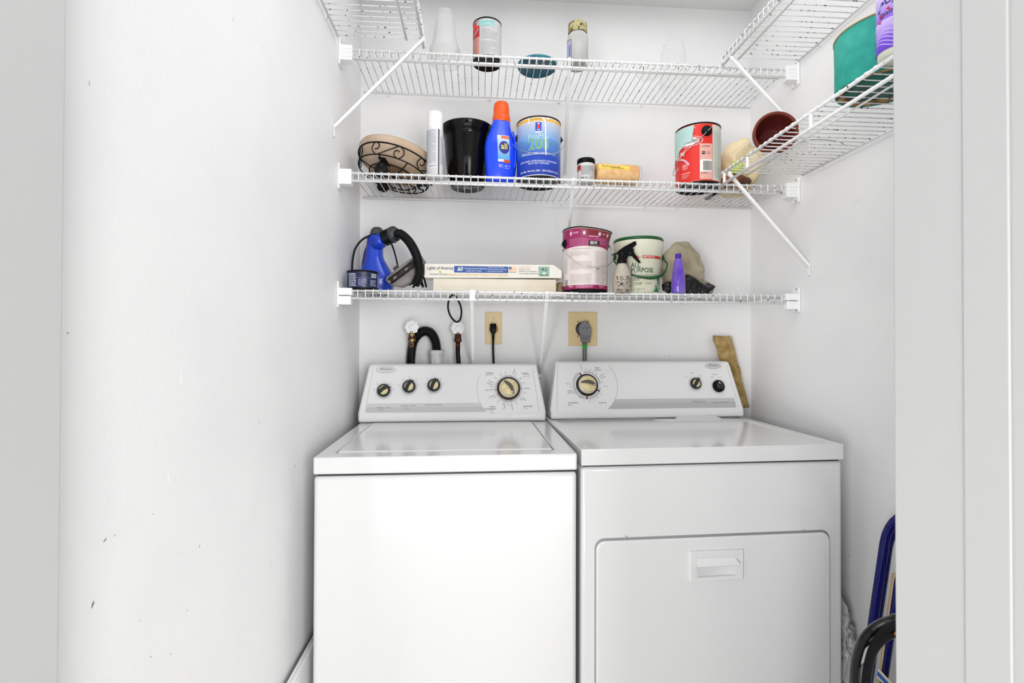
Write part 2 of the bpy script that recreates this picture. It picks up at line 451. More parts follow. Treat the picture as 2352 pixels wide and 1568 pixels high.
def back_shelf(i, label, double):
    z = ZS[i]; root = thing('wire_shelf', (0, SY1, z), label, 'shelf', rz=(0, TILT[i], 0), group='white wire shelves across the back wall')
    L = lambda v: Vector(v)-root.location
    x0, x1 = XL+.006, XR-.006
    def rod(n, y, zz, xa=x0+.03, xb=x1-.03, r=RR):
        return obj(n, tube([L((xa, y, zz)), L((xb, y, zz))], r, 8), W_['wire'], root)
    rod('front_rod', SY0, z-.002); rod('lip_rod', SY0, z-.028); rod('back_rod', SY1, z-.002, x0+.008, x1-.006); rod('middle_rod', SY0+.05, z-.0055)
    n = 62; me = wire_mesh('b%d' % i, [Vector((0, .004, 0)), Vector((0, -.27, .0004)), Vector((0, SY0-SY1, .003)), Vector((0, SY0-SY1-.005, -.0005)), Vector((0, SY0-SY1-.006, -.006)), Vector((0, SY0-SY1-.0055, -.030))])
    for k in range(n):
        o = bpy.data.objects.new('deck_wire', me); C.objects.link(o); o.parent = root
        o.location = L((x0+.035+(x1-x0-.066)*k/(n-1), SY1, z))
    for s, x in ((1, XL), (-1, XR)):
        bracket_local(root, x-root.location.x, SY0-SY1, 0, s, double)
    return root
def bracket_local(root, x, y, z, s, double):
    b = bmesh.new(); box(b, *sorted((x, x+s*.006)), y-.020, y+.024, z-.060, z+.028)
    pl_ = obj('end_bracket', b, W_['wplastic'], root, bevel=.003)
    b = bmesh.new()
    if double:
        box(b, *sorted((x+s*.004, x+s*.048)), y-.014, y+.018, z-.018, z+.006); box(b, *sorted((x+s*.004, x+s*.044)), y-.012, y+.016, z-.050, z-.021)
    else:
        box(b, *sorted((x+s*.004, x+s*.044)), y-.014, y+.018, z-.043, z+.008)
        for k in range(3): box(b, *sorted((x+s*.008, x+s*.042)), y-.0155, y-.013, z-.033+.013*k, z-.029+.013*k)
    obj('rod_socket', b, W_['wplastic'], pl_, bevel=.002)
    for dz in (.022, -.054):
        M = Matrix.Translation((x+s*.006, y-.004, z+dz)) @ Matrix.Rotation(s*math.pi/2, 4, 'Y')
        obj('screw', lathe([(0, .003), (.003, .0025), (.0042, 0), (0, 0)], 10, M=M), W_['steel'], pl_)
def wall_clip(root, p, n):
    """small clip that holds a rod to the wall"""
    b = bmesh.new(); M = Matrix.Translation(p) @ n.to_track_quat('Y', 'Z').to_matrix().to_4x4()
    box(b, -.005, .005, -.012, .006, -.004, .006, M=M); box(b, -.004, .004, -.012, -.008, -.022, .004, M=M)
    return obj('wall_clip', b, W_['wplastic'], root, bevel=.0015)
labels = ('white wire shelf across the back wall, top one with the glass shade', 'white wire shelf across the back wall, middle one with the blue can', 'white wire shelf across the back wall, lowest one just above the machines')
sh = [back_shelf(i, labels[i], i == 2) for i in range(3)]
for i, pxs in enumerate(((892, 1125, 1285, 1476, 1624), (920, 997, 1130, 1290, 1484, 1558), (880, 1060, 1345, 1560))):
    for px in pxs:
        q = P(px, (220, 465, 690)[i], SY1); wall_clip(sh[i], Vector((q.x, YB-SY1, -.004)), Vector((0, -1, 0)))
def badd(i, tp, fp, drop):
    a = P(tp[0], tp[1], SY0); b_ = P(fp[0], fp[1], YB-.003); o = sh[i].location
    brace(sh[i], Vector((a.x, SY0, ZS[i]-.006))-o, Vector((b_.x, YB-.003, ZS[i]-drop))-o, Vector((1, 0, 0)), 'y')
badd(0, (1308, 140), (1298, 400), .30); badd(1, (1317, 430), (1297, 640), .30)
badd(2, (1083, 680), (1088, 835), .30); badd(2, (1257, 685), (1240, 860), .30)
# the splice sleeve on the lowest shelf
q = P(1085, 672, SY0); bm = bmesh.new(); box(bm, q.x-.010, q.x+.010, -.008, .006, -.033, .006)
for v in bm.verts: v.co += Vector((0, SY0-SY1, 0))
obj('rod_splice', bm, W_['wplastic'], sh[2], bevel=.002)

def side_shelf(name, label, xw, s, z, y0, y1, group, mode='lip'):
    """shelf along a side wall; s = +1 when it grows to the right of the wall"""
    root = thing(name, (xw, y1, z), label, 'shelf', group=group)
    xf = s*(.298 if mode == 'tie' else .287); xb = s*.010; L = y0-y1
    def rod(n, x, zz, a=0., b_=L, r=RR): return obj(n, tube([(x, a, zz), (x, b_, zz)], r, 8), W_['wire'], root)
    rod('back_rod', xb, -.002); rod('middle_rod', xf-s*(.055 if mode == 'lip' else .088), -.0055, -.004, L, RR if mode == 'lip' else .0028)
    if mode == 'lip':
        rod('front_rod', xf, -.002); rod('lip_rod', xf, -.028)
        pts = [Vector((xb-s*.004, 0, 0)), Vector((xf-s*.02, 0, 0)), Vector((xf, 0, .003)), Vector((xf+s*.005, 0, -.0005)), Vector((xf+s*.006, 0, -.006)), Vector((xf+s*.0055, 0, -.030))]
    else:
        rod('front_rod', xf, -.002, .022, L, .0046); rod('lip_rod', xf, -.042, .028, L, .0046)
        pts = [Vector((xb-s*.004, 0, 0)), Vector((xf-s*.02, 0, 0)), Vector((xf, 0, .0035)), Vector((xf+s*.005, 0, 0)), Vector((xf+s*.004, 0, -.006))]
    me = wire_mesh(name+mode+str(s), pts); n = int(-L/.0254)
    for k in range(n+1):
        o = bpy.data.objects.new('deck_wire', me); C.objects.link(o); o.parent = root; o.location = (0, -.004-k*.0254, 0)
    for k in range(4):
        wall_clip(root, Vector((0, -.10-.30*k, -.004)), Vector((s, 0, 0)))
    return root
yn = .62
lsh = side_shelf('side_wire_shelf', 'short white wire shelf on the left wall at the top edge', XL, 1, 2.210, yn, 1.650, 'white wire shelves on the side walls')
brace(lsh, Vector((-.182, 1.598, 2.175))-lsh.location, Vector((XL+.003, 1.640, 1.905))-lsh.location, Vector((0, 1, 0)), 'x')
rsh = side_shelf('side_wire_shelf', 'empty white wire shelf high on the right wall', XR, -1, 2.213, yn, 1.683, 'white wire shelves on the side walls')
brace(rsh, Vector((.858, 1.625, 2.175))-rsh.location, Vector((XR-.003, 1.635, 1.900))-rsh.location, Vector((0, 1, 0)), 'x')
msh = side_shelf('side_wire_shelf', 'white wire shelf on the right wall holding the large teal planter', XR, -1, 1.800, yn, 1.662, 'white wire shelves on the side walls', 'tie')
brace(msh, Vector((.858, 1.640, 1.785))-msh.location, Vector((XR-.003, 1.640, 1.476))-msh.location, Vector((0, 1, 0)), 'x')
for y in (1.205, 1.505, 1.652, .905):
    obj('lip_tie', beam(Vector((-.298, y-1.662, .002)), Vector((-.298, y-1.662, -.046)), .010, .007, side=Vector((0, 1, 0))), W_['wire'], msh, bevel=.002)

# ================================================================== WASHER
def appliance_cap(w_, d, z0, z1, hole, depth):
    """slab with a shallow sunk field in its top: hole = x0, x1, y0, y1"""
    bm = bmesh.new(); x0, x1, y0, y1 = hole
    o = [bm.verts.new(p) for p in ((0, 0, z0), (w_, 0, z0), (w_, d, z0), (0, d, z0))]
    t = [bm.verts.new((v.co.x, v.co.y, z1)) for v in o]
    h = [bm.verts.new(p) for p in ((x0, y0, z1), (x1, y0, z1), (x1, y1, z1), (x0, y1, z1))]
    g = [bm.verts.new((v.co.x, v.co.y, z1-depth)) for v in h]
    bm.faces.new(o[::-1]); bm.faces.new(g)
    for i in range(4):
        j = (i+1) % 4
        bm.faces.new((o[i], o[j], t[j], t[i])); bm.faces.new((t[i], t[j], h[j], h[i])); bm.faces.new((h[i], h[j], g[j], g[i]))
    return bm
def console(root, w_, y0, z0, H, tilt=.30, taper=.022, name='control_console', dx=0):
    """leaning control panel with its ends tapering upwards; returns a (u, v) -> local frame"""
    prof = [(0, .002), (-.002, .012), (-.001, .030), (.004, .037), (.004+tilt*(H-.047)*1.0, H-.010), (.012+tilt*(H-.047), H), (.058+tilt*(H-.047), H), (.075+tilt*(H-.047), H-.01), (.100, .002)]
    bm = bmesh.new(); A, B = [], []
    for y, z in prof:
        t = taper*max(0, (z-.03)/H)**1.4
        A.append(bm.verts.new((dx+t, y0+y, z0+z))); B.append(bm.verts.new((dx+w_-t, y0+y, z0+z)))
    n = len(prof)
    for i in range(n-1): bm.faces.new((A[i], A[i+1], B[i+1], B[i]))
    bm.faces.new((A[-1], A[0], B[0], B[-1])); bm.faces.new(A[::-1]); bm.faces.new(B)
    o = obj(name, bm, W_['cplastic'], root, bevel=.008, bseg=4)
    dy, dz = tilt*(H-.047), H-.047; L = math.hypot(dy, dz)
    V = Vector((0, dy/L, dz/L)); U = Vector((1, 0, 0)); N = U.cross(V)
    O = Vector((0, y0+.004, z0+.037))
    return o, O, U, V, N, L
def face_uv(root, O, U, V, N, px, py):
    r = root.rotation_euler.z; R = Matrix.Rotation(-r, 3, 'Z')
    o = R @ (ORG-root.location); d = R @ ray(px, py)
    t = (O-o).dot(N)/d.dot(N); q = o+d*t-O
    return q.dot(U), q.dot(V)
def knob_frame(O, U, V, N, u, v): 
    M = Matrix((U, V, N)).transposed().to_4x4(); M.translation = O+U*u+V*v; return M
def small_knob(con, M, ang, face='cream', grip=True, k=1.0):
    M = M @ Matrix.Rotation(ang, 4, 'Z')
    o = obj('control_knob', lathe([(0, .002), (.0235*k, .002), (.0235*k, .009*k), (.0205*k, .0125*k), (0, .0125*k)][::-1], 36, M=M), W_['charcoal'] if grip else W_['black'], con, bevel=.0008)
    if grip:
        obj('knob_face', lathe([(0, .0128*k), (.0165*k, .0128*k), (.0165*k, .0145*k), (0, .0145*k)][::-1], 32, M=M), W_['cream'], o)
        b = bmesh.new(); n = 12; A = []
        for i in range(n+1):
            t = i/n; y = (-.0235+.051*t)*k; h = (.013+.013*math.sin(math.pi*min(1, t*1.02+.02))**.6)*k; hw = (.0068-.0012*abs(t-.5))*k; bend = -.004*k*math.sin(math.pi*t)
            A.append([b.verts.new(M @ Vector((x+bend, y, z))) for x, z in ((-hw, .009*k), (-hw*.8, h), (hw*.8, h), (hw, .009*k))])
        for p, q in zip(A, A[1:]):
            for a in range(4): b.faces.new((p[a], p[(a+1) % 4], q[(a+1) % 4], q[a]))
        b.faces.new(A[0]); b.faces.new(A[-1][::-1])
        obj('knob_grip', b, W_['charcoal'], o, bevel=.0012)
        b = bmesh.new(); box(b, -.0014*k, .0014*k, .0225*k, .0285*k, .010*k, .0215*k, M=M); obj('pointer_mark', b, W_['wplastic'], o)
    else:
        obj('knob_cap', lathe([(0, .024), (.010, .024), (.0145, .021), (.0155, .012), (0, .012)], 32, M=M), W_['charcoal'], o)
        b = bmesh.new(); box(b, -.0012, .0012, .006, .0145, .0225, .0252, M=M); obj('pointer_mark', b, W_['wplastic'], o)
    return o
def big_knob(con, M, ang, ring='4a3628', R=.044):
    M = M @ Matrix.Rotation(ang, 4, 'Z')
    o = obj('timer_knob', lathe([(0, .006), (R*.95, .006), (R, .004), (R, .0015), (0, .0015)], 48, M=M), mat('knob_ring', ring, .35), con)
    obj('dark_ring', lathe([(0, .0105), (R*.885, .0105), (R*.90, .006), (0, .006)], 48, M=M), W_['black'], o)
    obj('knob_skirt', lathe([(0, .012), (R*.70, .022), (R*.82, .0135), (R*.86, .008), (0, .008)], 48, M=M), mat('clear_cream_skirt', 'cfc7b4', .15, coat=.6), o)
    obj('knob_face', lathe([(0, .027), (R*.62, .0265), (R*.68, .024), (R*.68, .018), (0, .018)], 48, M=M), W_['cream'], o)
    b = bmesh.new(); n = 14; A = []
    for i in range(n+1):
        t = i/n; x = (-.68+1.36*t)*R; bow = .17*R*math.sin(math.pi*t); hw = (.17*R)*(math.sin(math.pi*(t*.86+.07))**.6)
        A.append([b.verts.new(M @ Vector((x, y+bow, z))) for y, z in ((-hw, .024), (-hw*.75, .033+.003*math.sin(math.pi*t)), (hw*.75, .033+.003*math.sin(math.pi*t)), (hw, .024))])
    for p, q in zip(A, A[1:]):
        for a in range(4): b.faces.new((p[a], p[(a+1) % 4], q[(a+1) % 4], q[a]))
    b.faces.new(A[0]); b.faces.new(A[-1][::-1])
    obj('knob_grip', b, mat('grip_grey', '55554d', .3), o, bevel=.001)
    b = bmesh.new(); box(b, R*.42, R*.62, -.001, .001, .031, .0345, M=M); obj('pointer_mark', b, W_['wplastic'], o)
    return o

WW, WD = .686, .645
wash = thing('washing_machine', (-.4205, 1.306, 0), 'white top-loading washing machine on the left beside the dryer', 'washing machine', .012)
bm = BX(.0, WW-.0, .003, WD-.01, .02, .866); obj('cabinet', bm, W_['enamel'], wash, bevel=.012, bseg=4)
for x in (.05, WW-.05):
    for y in (.06, WD-.08): obj('foot', lathe([(0, 0), (.018, 0), (.018, .01), (.01, .02), (0, .02)], 12, M=Matrix.Translation((x, y, 0))), W_['black'], wash)
obj('seam', BX(.008, WW-.008, .009, WD-.02, .864, .872), W_['gap'], wash)
obj('top_cover', appliance_cap(WW, WD, .870, .914, (.042, WW-.054, .052, .530), .010), W_['enamel'], wash, bevel=.009, bseg=5)
obj('lid', BX(.0455, WW-.0575, .057, .528, .905, .9165), W_['enamel'], wash, bevel=.006, bseg=4)
con, O, U, V, N, LV = console(wash, WW, .528, .914, .211, taper=.034, dx=-.006)
uv = lambda px, py: face_uv(wash, O, U, V, N, px, py)
kf = lambda px, py: knob_frame(O, U, V, N, *uv(px, py))
# end cap seams
pr = Print(plane_fn(O+N*.0005, U, V, N))
DK, GY = '5a5a5c', '8d8d90'
dc = uv(1168, 892)
def band(pr, v0, v1, u0, u1, col, m=6):
    pts = []
    for j in range(m+1):
        v = v0+(v1-v0)*j/m; pts += [((u0(v) if callable(u0) else u0), v), ((u1(v) if callable(u1) else u1), v)]
    pr._add(pts, [(2*j, 2*j+1, 2*j+3, 2*j+2) for j in range(m)], [lin(col)]*len(pts))
edge = lambda v: dc[0]-math.sqrt(.119**2-(v-dc[1])**2)
band(pr, .001, .020, .022, edge, 'bcbcbe'); band(pr, .020, .034, .024, edge, 'c8c8ca')
pr.up()
for k in (.018, WW-.030): pr.stroke([(k, 0), (k+(.020 if k < .3 else -.020), LV-.002)], .0009, 'a8a8a8')
pr.up()
for (px, py, t, ps) in ((881, 936, 'LOAD SIZE', 1), (938, 932, 'WASH TEMP', 1), (996, 930, 'EXTRA RINSE', 1)):
    u, v = uv(px, py); pr.text(t, u, v, .0072, DK, space=1.5)
for px, py, wd in ((881, 941, .030), (938, 937, .026), (938, 940, .018)):
    u, v = uv(px, py); pr.micro(u-wd/2, v-.001, u+wd/2, v+.0012, 1, GY, h=.6)
for px, py, rr_ in ((882, 897, .030), (940, 888, .030), (997, 885, .030)):
    u, v = uv(px, py); pr.arc(u, v, .0245, rr_, 0, 2*math.pi, 'c4c4c8', 48)
    for a in (.15, .8, 1.6, 2.35, 3.0):
        pr.text('low' if a < 2 else 'high', u+.037*math.cos(a), v+.037*math.sin(a), .0045, GY, rot=a-math.pi/2)
    pr.up(); pr.l -= 1
u, v = uv(1168, 892)
pr.arc(u, v, .045, .052, 0, 2*math.pi, 'c6c6cc', 60); pr.up()
for a, t, c in ((100, 'Off', GY), (72, '6 Regular', DK), (63, 'Light', GY), (118, 'Soak', GY), (140, 'Spin', GY), (158, 'Regular 9', DK), (166, 'PreWash 10', DK), (174, 'Heavy', GY), (184, 'Super Wash 14', DK), (205, 'Final Rinse', DK), (213, 'Off', GY), (230, 'Rinse', GY),
                (256, 'Regular 6', DK), (250, 'Light', GY), (268, 'Off', GY), (280, 'Final Rinse', DK), (298, 'Soak', GY), (325, '6 Regular', DK), (318, 'Light', GY), (345, 'Off', GY), (0, 'Final Rinse', DK), (20, 'Soak', GY), (40, 'Spin', GY)):
    a = math.radians(a); r = .069 if len(t) > 6 else .062; left = math.cos(a) < 0
    pr.text(t, u+r*math.cos(a), v+r*math.sin(a), .0058, c, rot=a+(math.pi if left else 0))
for a, c in ((100, '8a2018'), (75, '8a2018'), (187, '8a2018'), (207, '8a2018'), (0, DK), (158, DK), (280, '8a2018'), (257, DK), (325, DK)):
    a = math.radians(a); pr.stroke([(u+.044*math.cos(a), v+.044*math.sin(a)), (u+.052*math.cos(a), v+.052*math.sin(a))], .0012, c)
for px, py, t in ((1125, 857, 'NORMAL'), (1206, 857, 'CASUAL'), (1131, 934, 'HAND'), (1126, 939, 'WASHABLES'), (1212, 933, 'DELICATES')):
    a, b_ = uv(px, py); pr.text(t, a, b_, .0072, DK, bold=.012)
for px, py, wd in ((1124, 861, .030), (1210, 860, .032), (1210, 864, .028), (1129, 943, .016), (1131, 948, .014), (1210, 938, .018), (1171, 951, .014), (1171, 955, .014)):
    a, b_ = uv(px, py); pr.micro(a-wd/2, b_-.001, a+wd/2, b_+.0012, 1, GY, h=.6)
a, b_ = uv(1168, 892); pr.arc(a, b_, .1190, .1198, math.radians(155), math.radians(212), 'a4a4a4', 20)
u, v = uv(886, 849); pr.disc(u, v, .036, .0125, 'b4b4b6', 36); pr.up(); pr.disc(u, v, .034, .011, 'd2d2d4', 36); pr.up()
pr.text('Whirlpool', u, v+.0025, .0115, '4a4a4e', shear=.3, sx=.95); pr.stroke([(u-.012, v-.008), (u+.004, v-.004), (u+.006, v+.0)], .0006, 'a0a0a0')
pr.build('panel_print', con)
small_knob(con, kf(882, 897), -.95); small_knob(con, kf(940, 888), -.45); small_knob(con, kf(997, 885), -.42)
big_knob(con, kf(1168, 892), -.95)

# ================================================================== DRYER
DW, DD = .767, .60
dry = thing('clothes_dryer', (.2805, 1.331, 0), 'white front-loading clothes dryer on the right under the shelves', 'dryer', .037)
obj('cabinet', BX(.0, DW-.0, .004, DD-.01, .02, .872), W_['enamel'], dry, bevel=.011, bseg=4)
for x in (.05, DW-.05):
    for y in (.06, DD-.08): obj('foot', lathe([(0, 0), (.018, 0), (.018, .01), (.01, .02), (0, .02)], 12, M=Matrix.Translation((x, y, 0))), W_['black'], dry)
obj('seam', BX(.008, DW-.008, .011, DD-.02, .870, .879), W_['gap'], dry)
obj('top_cover', appliance_cap(DW, DD, .877, .921, (.030, DW-.030, .026, .515), .0035), W_['enamel'], dry, bevel=.008, bseg=5)
bm = prism([(-.170, 0), (-.135, .0), (-.118, .003), (.118, .003), (.135, 0), (.17, 0), (.17, -.004), (-.17, -.004)], .075)
def _lint(parent):
    bm = bmesh.new(); n = 20; A = []
    for sc_, z in ((1.0, .0), (.985, .0035)):
        A.append([bm.verts.new((x*sc_, y, z)) for x, y in ((-.175, .0), (-.145, -.052), (-.11, -.066), (.15, -.066), (.172, -.052), (.172, 0))])
    bm.faces.new(A[1]); bm.faces.new(A[0][::-1])
    for i in range(6): bm.faces.new((A[0][i], A[0][(i+1) % 6], A[1][(i+1) % 6], A[1][i]))
    for v in bm.verts: v.co += Vector((.575, .512, .9175))
    o = obj('lint_filter_lid', bm, W_['enamel'], parent, bevel=.0015)
    bm = loft([(0, 0, 0, .092, .034), (.006, 0, .004, .082, .026), (.010, 0, .010, .066, .018)], 28, 3)
    for v in bm.verts: v.co += Vector((.575, .486, .920))
    obj('filter_grip', bm, W_['enamel'], o, bevel=.001)
_lint(dry); 
dcon, O, U, V, N, LV = console(dry, DW-.010, .500, .921, .214, taper=.036, dx=.010)
uv = lambda px, py: face_uv(dry, O, U, V, N, px, py)
kf = lambda px, py: knob_frame(O, U, V, N, *uv(px, py))
pr = Print(plane_fn(O+N*.0005, U, V, N))
u, v = uv(1348, 884); arc_c = (u, v)
edge = lambda v: arc_c[0]+math.sqrt(.119**2-(v-arc_c[1])**2)
band(pr, .001, .024, edge, DW-.030, 'b2b2b4'); band(pr, .024, .038, edge, DW-.032, 'bebec0')
pr.up(); pr.up()
for k in (.032, DW-.020): pr.stroke([(k, 0), (k+(.012 if k < .3 else -.022), LV-.002)], .0009, 'a8a8a8')
pr.arc(u, v, .1185, .1194, math.radians(-52), math.radians(38), '9c9c9c', 24)
for k in range(22):
    a = math.radians(98-k*15.6)
    if abs(math.sin(a)) > .15 or math.cos(a) < 0: pr.arc(u, v, .048, .0545, a-.23, a, 'bcbcc4', 3)
pr.arc(u, v, .056, .0568, math.radians(122), math.radians(165), '3a3a3a', 10); pr.arc(u, v, .056, .0568, math.radians(232), math.radians(246), '3a3a3a', 5)
for a, t, c in ((104, 'More Dry', GY), (32, 'Easy Dry', DK), (24, 'Wrinkle', DK), (-4, 'Less Dry', GY), (176, 'Very Dry', GY), (186, 'Dry', GY), (197, 'Energy', DK), (203, 'Preferred', DK), (210, 'Damp', GY), (88, '70', GY), (74, '60', GY), (60, '50', GY), (46, '40', GY), (12, '10', GY), (-36, '30', GY), (-52, '20', GY), (-68, '10', GY), (-85, 'Off', GY)):
    a = math.radians(a); r = .072 if len(t) > 4 else .061; left = math.cos(a) < 0
    pr.text(t, u+r*math.cos(a), v+r*math.sin(a), .0058, c, rot=a+(math.pi if left else 0))
for a in (118, -27, -94):
    a = math.radians(a); pr.stroke([(u+.043*math.cos(a), v+.043*math.sin(a)), (u+.054*math.cos(a), v+.054*math.sin(a))], .0055, '7c1c14')
a = math.radians(198); pr.stroke([(u+.043*math.cos(a), v+.043*math.sin(a)), (u+.054*math.cos(a), v+.054*math.sin(a))], .0012, '333333')
pr.up()
for px, py, t in ((1371, 845, 'TIMED'), (1373, 850, 'DRYING'), (1317, 925, 'AUTOMATIC'), (1309, 930, 'DRY'), (1384, 925, 'FLUFF AIR')):
    a, b_ = uv(px, py); pr.text(t, a, b_, .0070, DK, bold=.008)
for px, py, t in ((1604, 922, 'TEMPERATURE'), (1656, 924, 'PUSH TO START')):
    a, b_ = uv(px, py); pr.text(t, a, b_, .0062, DK, space=1.45)
for px, py, wd in ((1591, 856, .018), (1644, 860, .034), (1604, 926, .010), (1577, 864, .010), (1608, 862, .008), (1635, 866, .008), (1654, 866, .008)):
    a, b_ = uv(px, py); pr.micro(a-wd/2, b_-.0012, a+wd/2, b_+.0014, 1, GY, h=.6)
for px, py in ((1597, 881), (1649, 887)):
    a, b_ = uv(px, py); pr.arc(a, b_, .0225, .0275, 0, 2*math.pi, 'cacacd', 44)
    for q in (1.15, 1.95, 2.6): pr.disc(a+.026*math.cos(q), b_+.026*math.sin(q), .0011, .0011, '222222', 8)
u, v = uv(1638, 840); pr.disc(u, v, .034, .0120, 'a8a8ac', 36); pr.up(); pr.disc(u, v, .032, .0105, 'c6c6c8', 36); pr.up()
pr.text('Whirlpool', u, v+.002, .011, '3a3a3e', shear=.3, sx=.95)
pr.build('panel_print', dcon)
big_knob(dcon, kf(1348, 884), -.22, '1c1c1a', .0425)
small_knob(dcon, kf(1597, 881), -.62, k=.92); small_knob(dcon, kf(1649, 887), .38, grip=False)
# door: front recess frame and the proud door leaf
def rrect(x0, x1, z0, z1, r, n=6):
    pts = []
    for cx, cz, a0 in ((x1-r, z1-r, 0), (x0+r, z1-r, 90), (x0+r, z0+r, 180), (x1-r, z0+r, 270)):
        for k in range(n+1):
            a = math.radians(a0+90*k/n); pts.append((cx+r*math.cos(a), cz+r*math.sin(a)))
    return pts
dx0, dx1, dz1, dz0 = .041, .7215, .672, .12
T = Matrix.Translation((0, .0030, 0))
obj('door_seam', prism(rrect(dx0-.0035, dx1+.0035, dz0-.0035, dz1+.006, .026), .004, T), mat('seam_grey', (.30, .30, .30), .6), dry)
door = obj('dryer_door', prism(rrect(dx0, dx1, dz0, dz1, .024), .010, Matrix.Translation((0, -.004, 0))), W_['enamel'], dry, bevel=.004, bseg=4)
# handle: a plate with a scooped pocket
hx0, hx1, hz0, hz1 = .3035, .4565, .556, .637
def hand():
    Wp, Hp = hx1-hx0, hz1-hz0; MH = Matrix.Translation((hx0, -.0040, hz0)) @ Matrix.Rotation(math.pi/2, 4, 'X')
    bm = appliance_cap(Wp, Hp, 0, .0062, (.016, Wp-.016, .010, .046), .0056)
    for v in bm.verts:
        if abs(v.co.z-.0006) < 1e-5: v.co.x = Wp/2+(v.co.x-Wp/2)*.84; v.co.y = .012+(v.co.y-.010)*.8
        v.co = MH @ v.co
    o = obj('door_handle', bm, W_['enamel'], door, bevel=.0010)
    bm = bmesh.new(); q = []
    for hw, z_, d_ in ((.052, .062, .0060), (.063, .048, .0135), (.061, .042, .0150), (.058, .040, .0125), (.058, .046, .0055)):
        q.append((bm.verts.new((Wp/2-hw, z_, d_)), bm.verts.new((Wp/2+hw, z_, d_))))
    for (a, b_), (c, d) in zip(q, q[1:]): bm.faces.new((a, b_, d, c))
    bm.faces.new([p_[0] for p_ in q]); bm.faces.new([p_[1] for p_ in q][::-1]); bm.faces.new((q[0][0], q[-1][0], q[-1][1], q[0][1]))
    for v in bm.verts: v.co = MH @ v.co
    obj('pull_lip', bm, W_['enamel'], o, bevel=.0016, bseg=3)
hand()
for px, py in ((1437, 1235), (1845, 1219)):
    u, v = face_uv(dry, Vector((0, -.004, 0)), Vector((1, 0, 0)), Vector((0, 0, 1)), Vector((0, -1, 0)), px, py)
    obj('door_screw', lathe([(0, .0015), (.002, .001), (.003, 0), (0, 0)], 10, M=Matrix.Translation((u, -.0045, v)) @ Matrix.Rotation(math.pi/2, 4, 'X')), W_['steel'], door)

# ================================================================== CANS
def can(name, cx, y, z, R, H, label, cat, rot=0, rim='black', body=(.85, .85, .85), base='tin', ears=None, bail=None, ear_r=.013, ear_mat='black', lid=True):
    t = thing(name, (cx, y, z), label, cat)
    bmat = body if not isinstance(body, (tuple, str)) else mat(name+'_body', body, .35)
    obj('can_body', lathe([(R*.985, .004), (R, .008), (R, H-.007), (R*.985, H-.003)], 64), bmat, t)
    obj('bottom', lathe([(0, .003), (R*.93, .003), (R*.95, 0), (R*1.0, 0), (R*1.015, .003), (R*1.01, .007), (R*.98, .006)], 64), W_[base], t)
    obj('rim', lathe([(R*.80, H-.006), (R*.83, H-.001), (R*.97, H), (R*1.015, H-.001), (R*1.02, H-.005), (R*.98, H-.007)], 64), W_[rim], t)
    if lid: obj('lid', lathe([(0, H-.004), (R*.78, H-.004), (R*.82, H), (R*.80, H-.007), (0, H-.008)], 48), W_['dsteel'], t)
    for a, ez in (ears or []):
        M = Matrix.Translation((R*math.sin(a), -R*math.cos(a), ez)) @ Matrix.Rotation(a, 4, 'Z') @ Matrix.Rotation(math.pi/2, 4, 'X')
        obj('ear', lathe([(0, .009), (ear_r*.4, .009), (ear_r*.5, .005), (ear_r, .0035), (ear_r, -.001), (0, -.001)], 24, M=M), W_[ear_mat], t)
    return t
def bail_wire(t, R, pts, m='steel', r=.0016, out=.005, flat=None):
    """pts: (angle, z, extra)"""
    path = []
    for p in pts:
        a, z = p[0], p[1]; q = R+out+(p[2] if len(p) > 2 else 0); path.append(Vector((q*math.sin(a), -q*math.cos(a), z)))
    return obj('bail_handle', tube(catmull(path, 6), r, 8, flat=flat), W_[m] if isinstance(m, str) else m, t)
z1, z2, z3 = ZS[0]+WR+.0002, ZS[1]+WR+.0002, ZS[2]+WR+.0002
def spot(px, y, z): return P(px, 400, y).x     # x of a point that shows at px when it stands at depth y
def sag(i, x): return -x*TILT[i]
def top(px, py, y, z):
    q = P(px, py, y); i = min(range(3), key=lambda j: abs((z1, z2, z3)[j]-z)); return q.z-z-sag(i, q.x)   # height over the shelf
def face(t, k=1.0): t.rotation_euler.z = -math.atan2(t.location.x, t.location.y)*k   # its label was set to face the door

# quart can with peeling label, top shelf
y = 1.765; R = .0505; x = spot(1118, y, z1)
q = thing
c1 = can('quart_can', x, y, z1, R, top(1118, 46, y-.03, z1), 'small paint can smeared with turquoise on the top shelf', 'paint can', body=(.62, .62, .62), lid=True)
H = top(1118, 46, y-.03, z1)
p = Print(cyl_fn(R))
p.rect(-.085, .009, .085, H-.008, 'bdbdbd', n=40); p.up()
p.rect(-.070, .009, -.028, H*.52, 'c99288', n=12); p.rect(-.070, H*.52, -.028, H*.76, 'b8140e', n=12); p.rect(-.070, H*.76, -.028, H-.010, 'd03028', n=12); p.up()
p.text('Paint', -.045, H*.66, .016, '8fb4c8', rot=.7, bold=.02)
p.micro(-.066, .015, -.030, H*.5, 14, 'a8766e'); p.micro(-.022, .012, .045, H*.40, 10, 'a2a2a2', h=.25); p.micro(-.020, H*.45, .045, H*.70, 6, '989898', h=.25)
for k in range(60):
    a = rnd.uniform(-.042, .016); b_ = H-.013-abs(rnd.gauss(0, .011)); ww = rnd.uniform(.005, .018)
    p.rect(a, b_-.0008, a+ww, b_+rnd.uniform(.0006, .0014), rnd.choice(('5fc4c4', '78cfcf', '8cd8d4', '9adcdc')), n=3)
p.build('label', c1); face(c1)

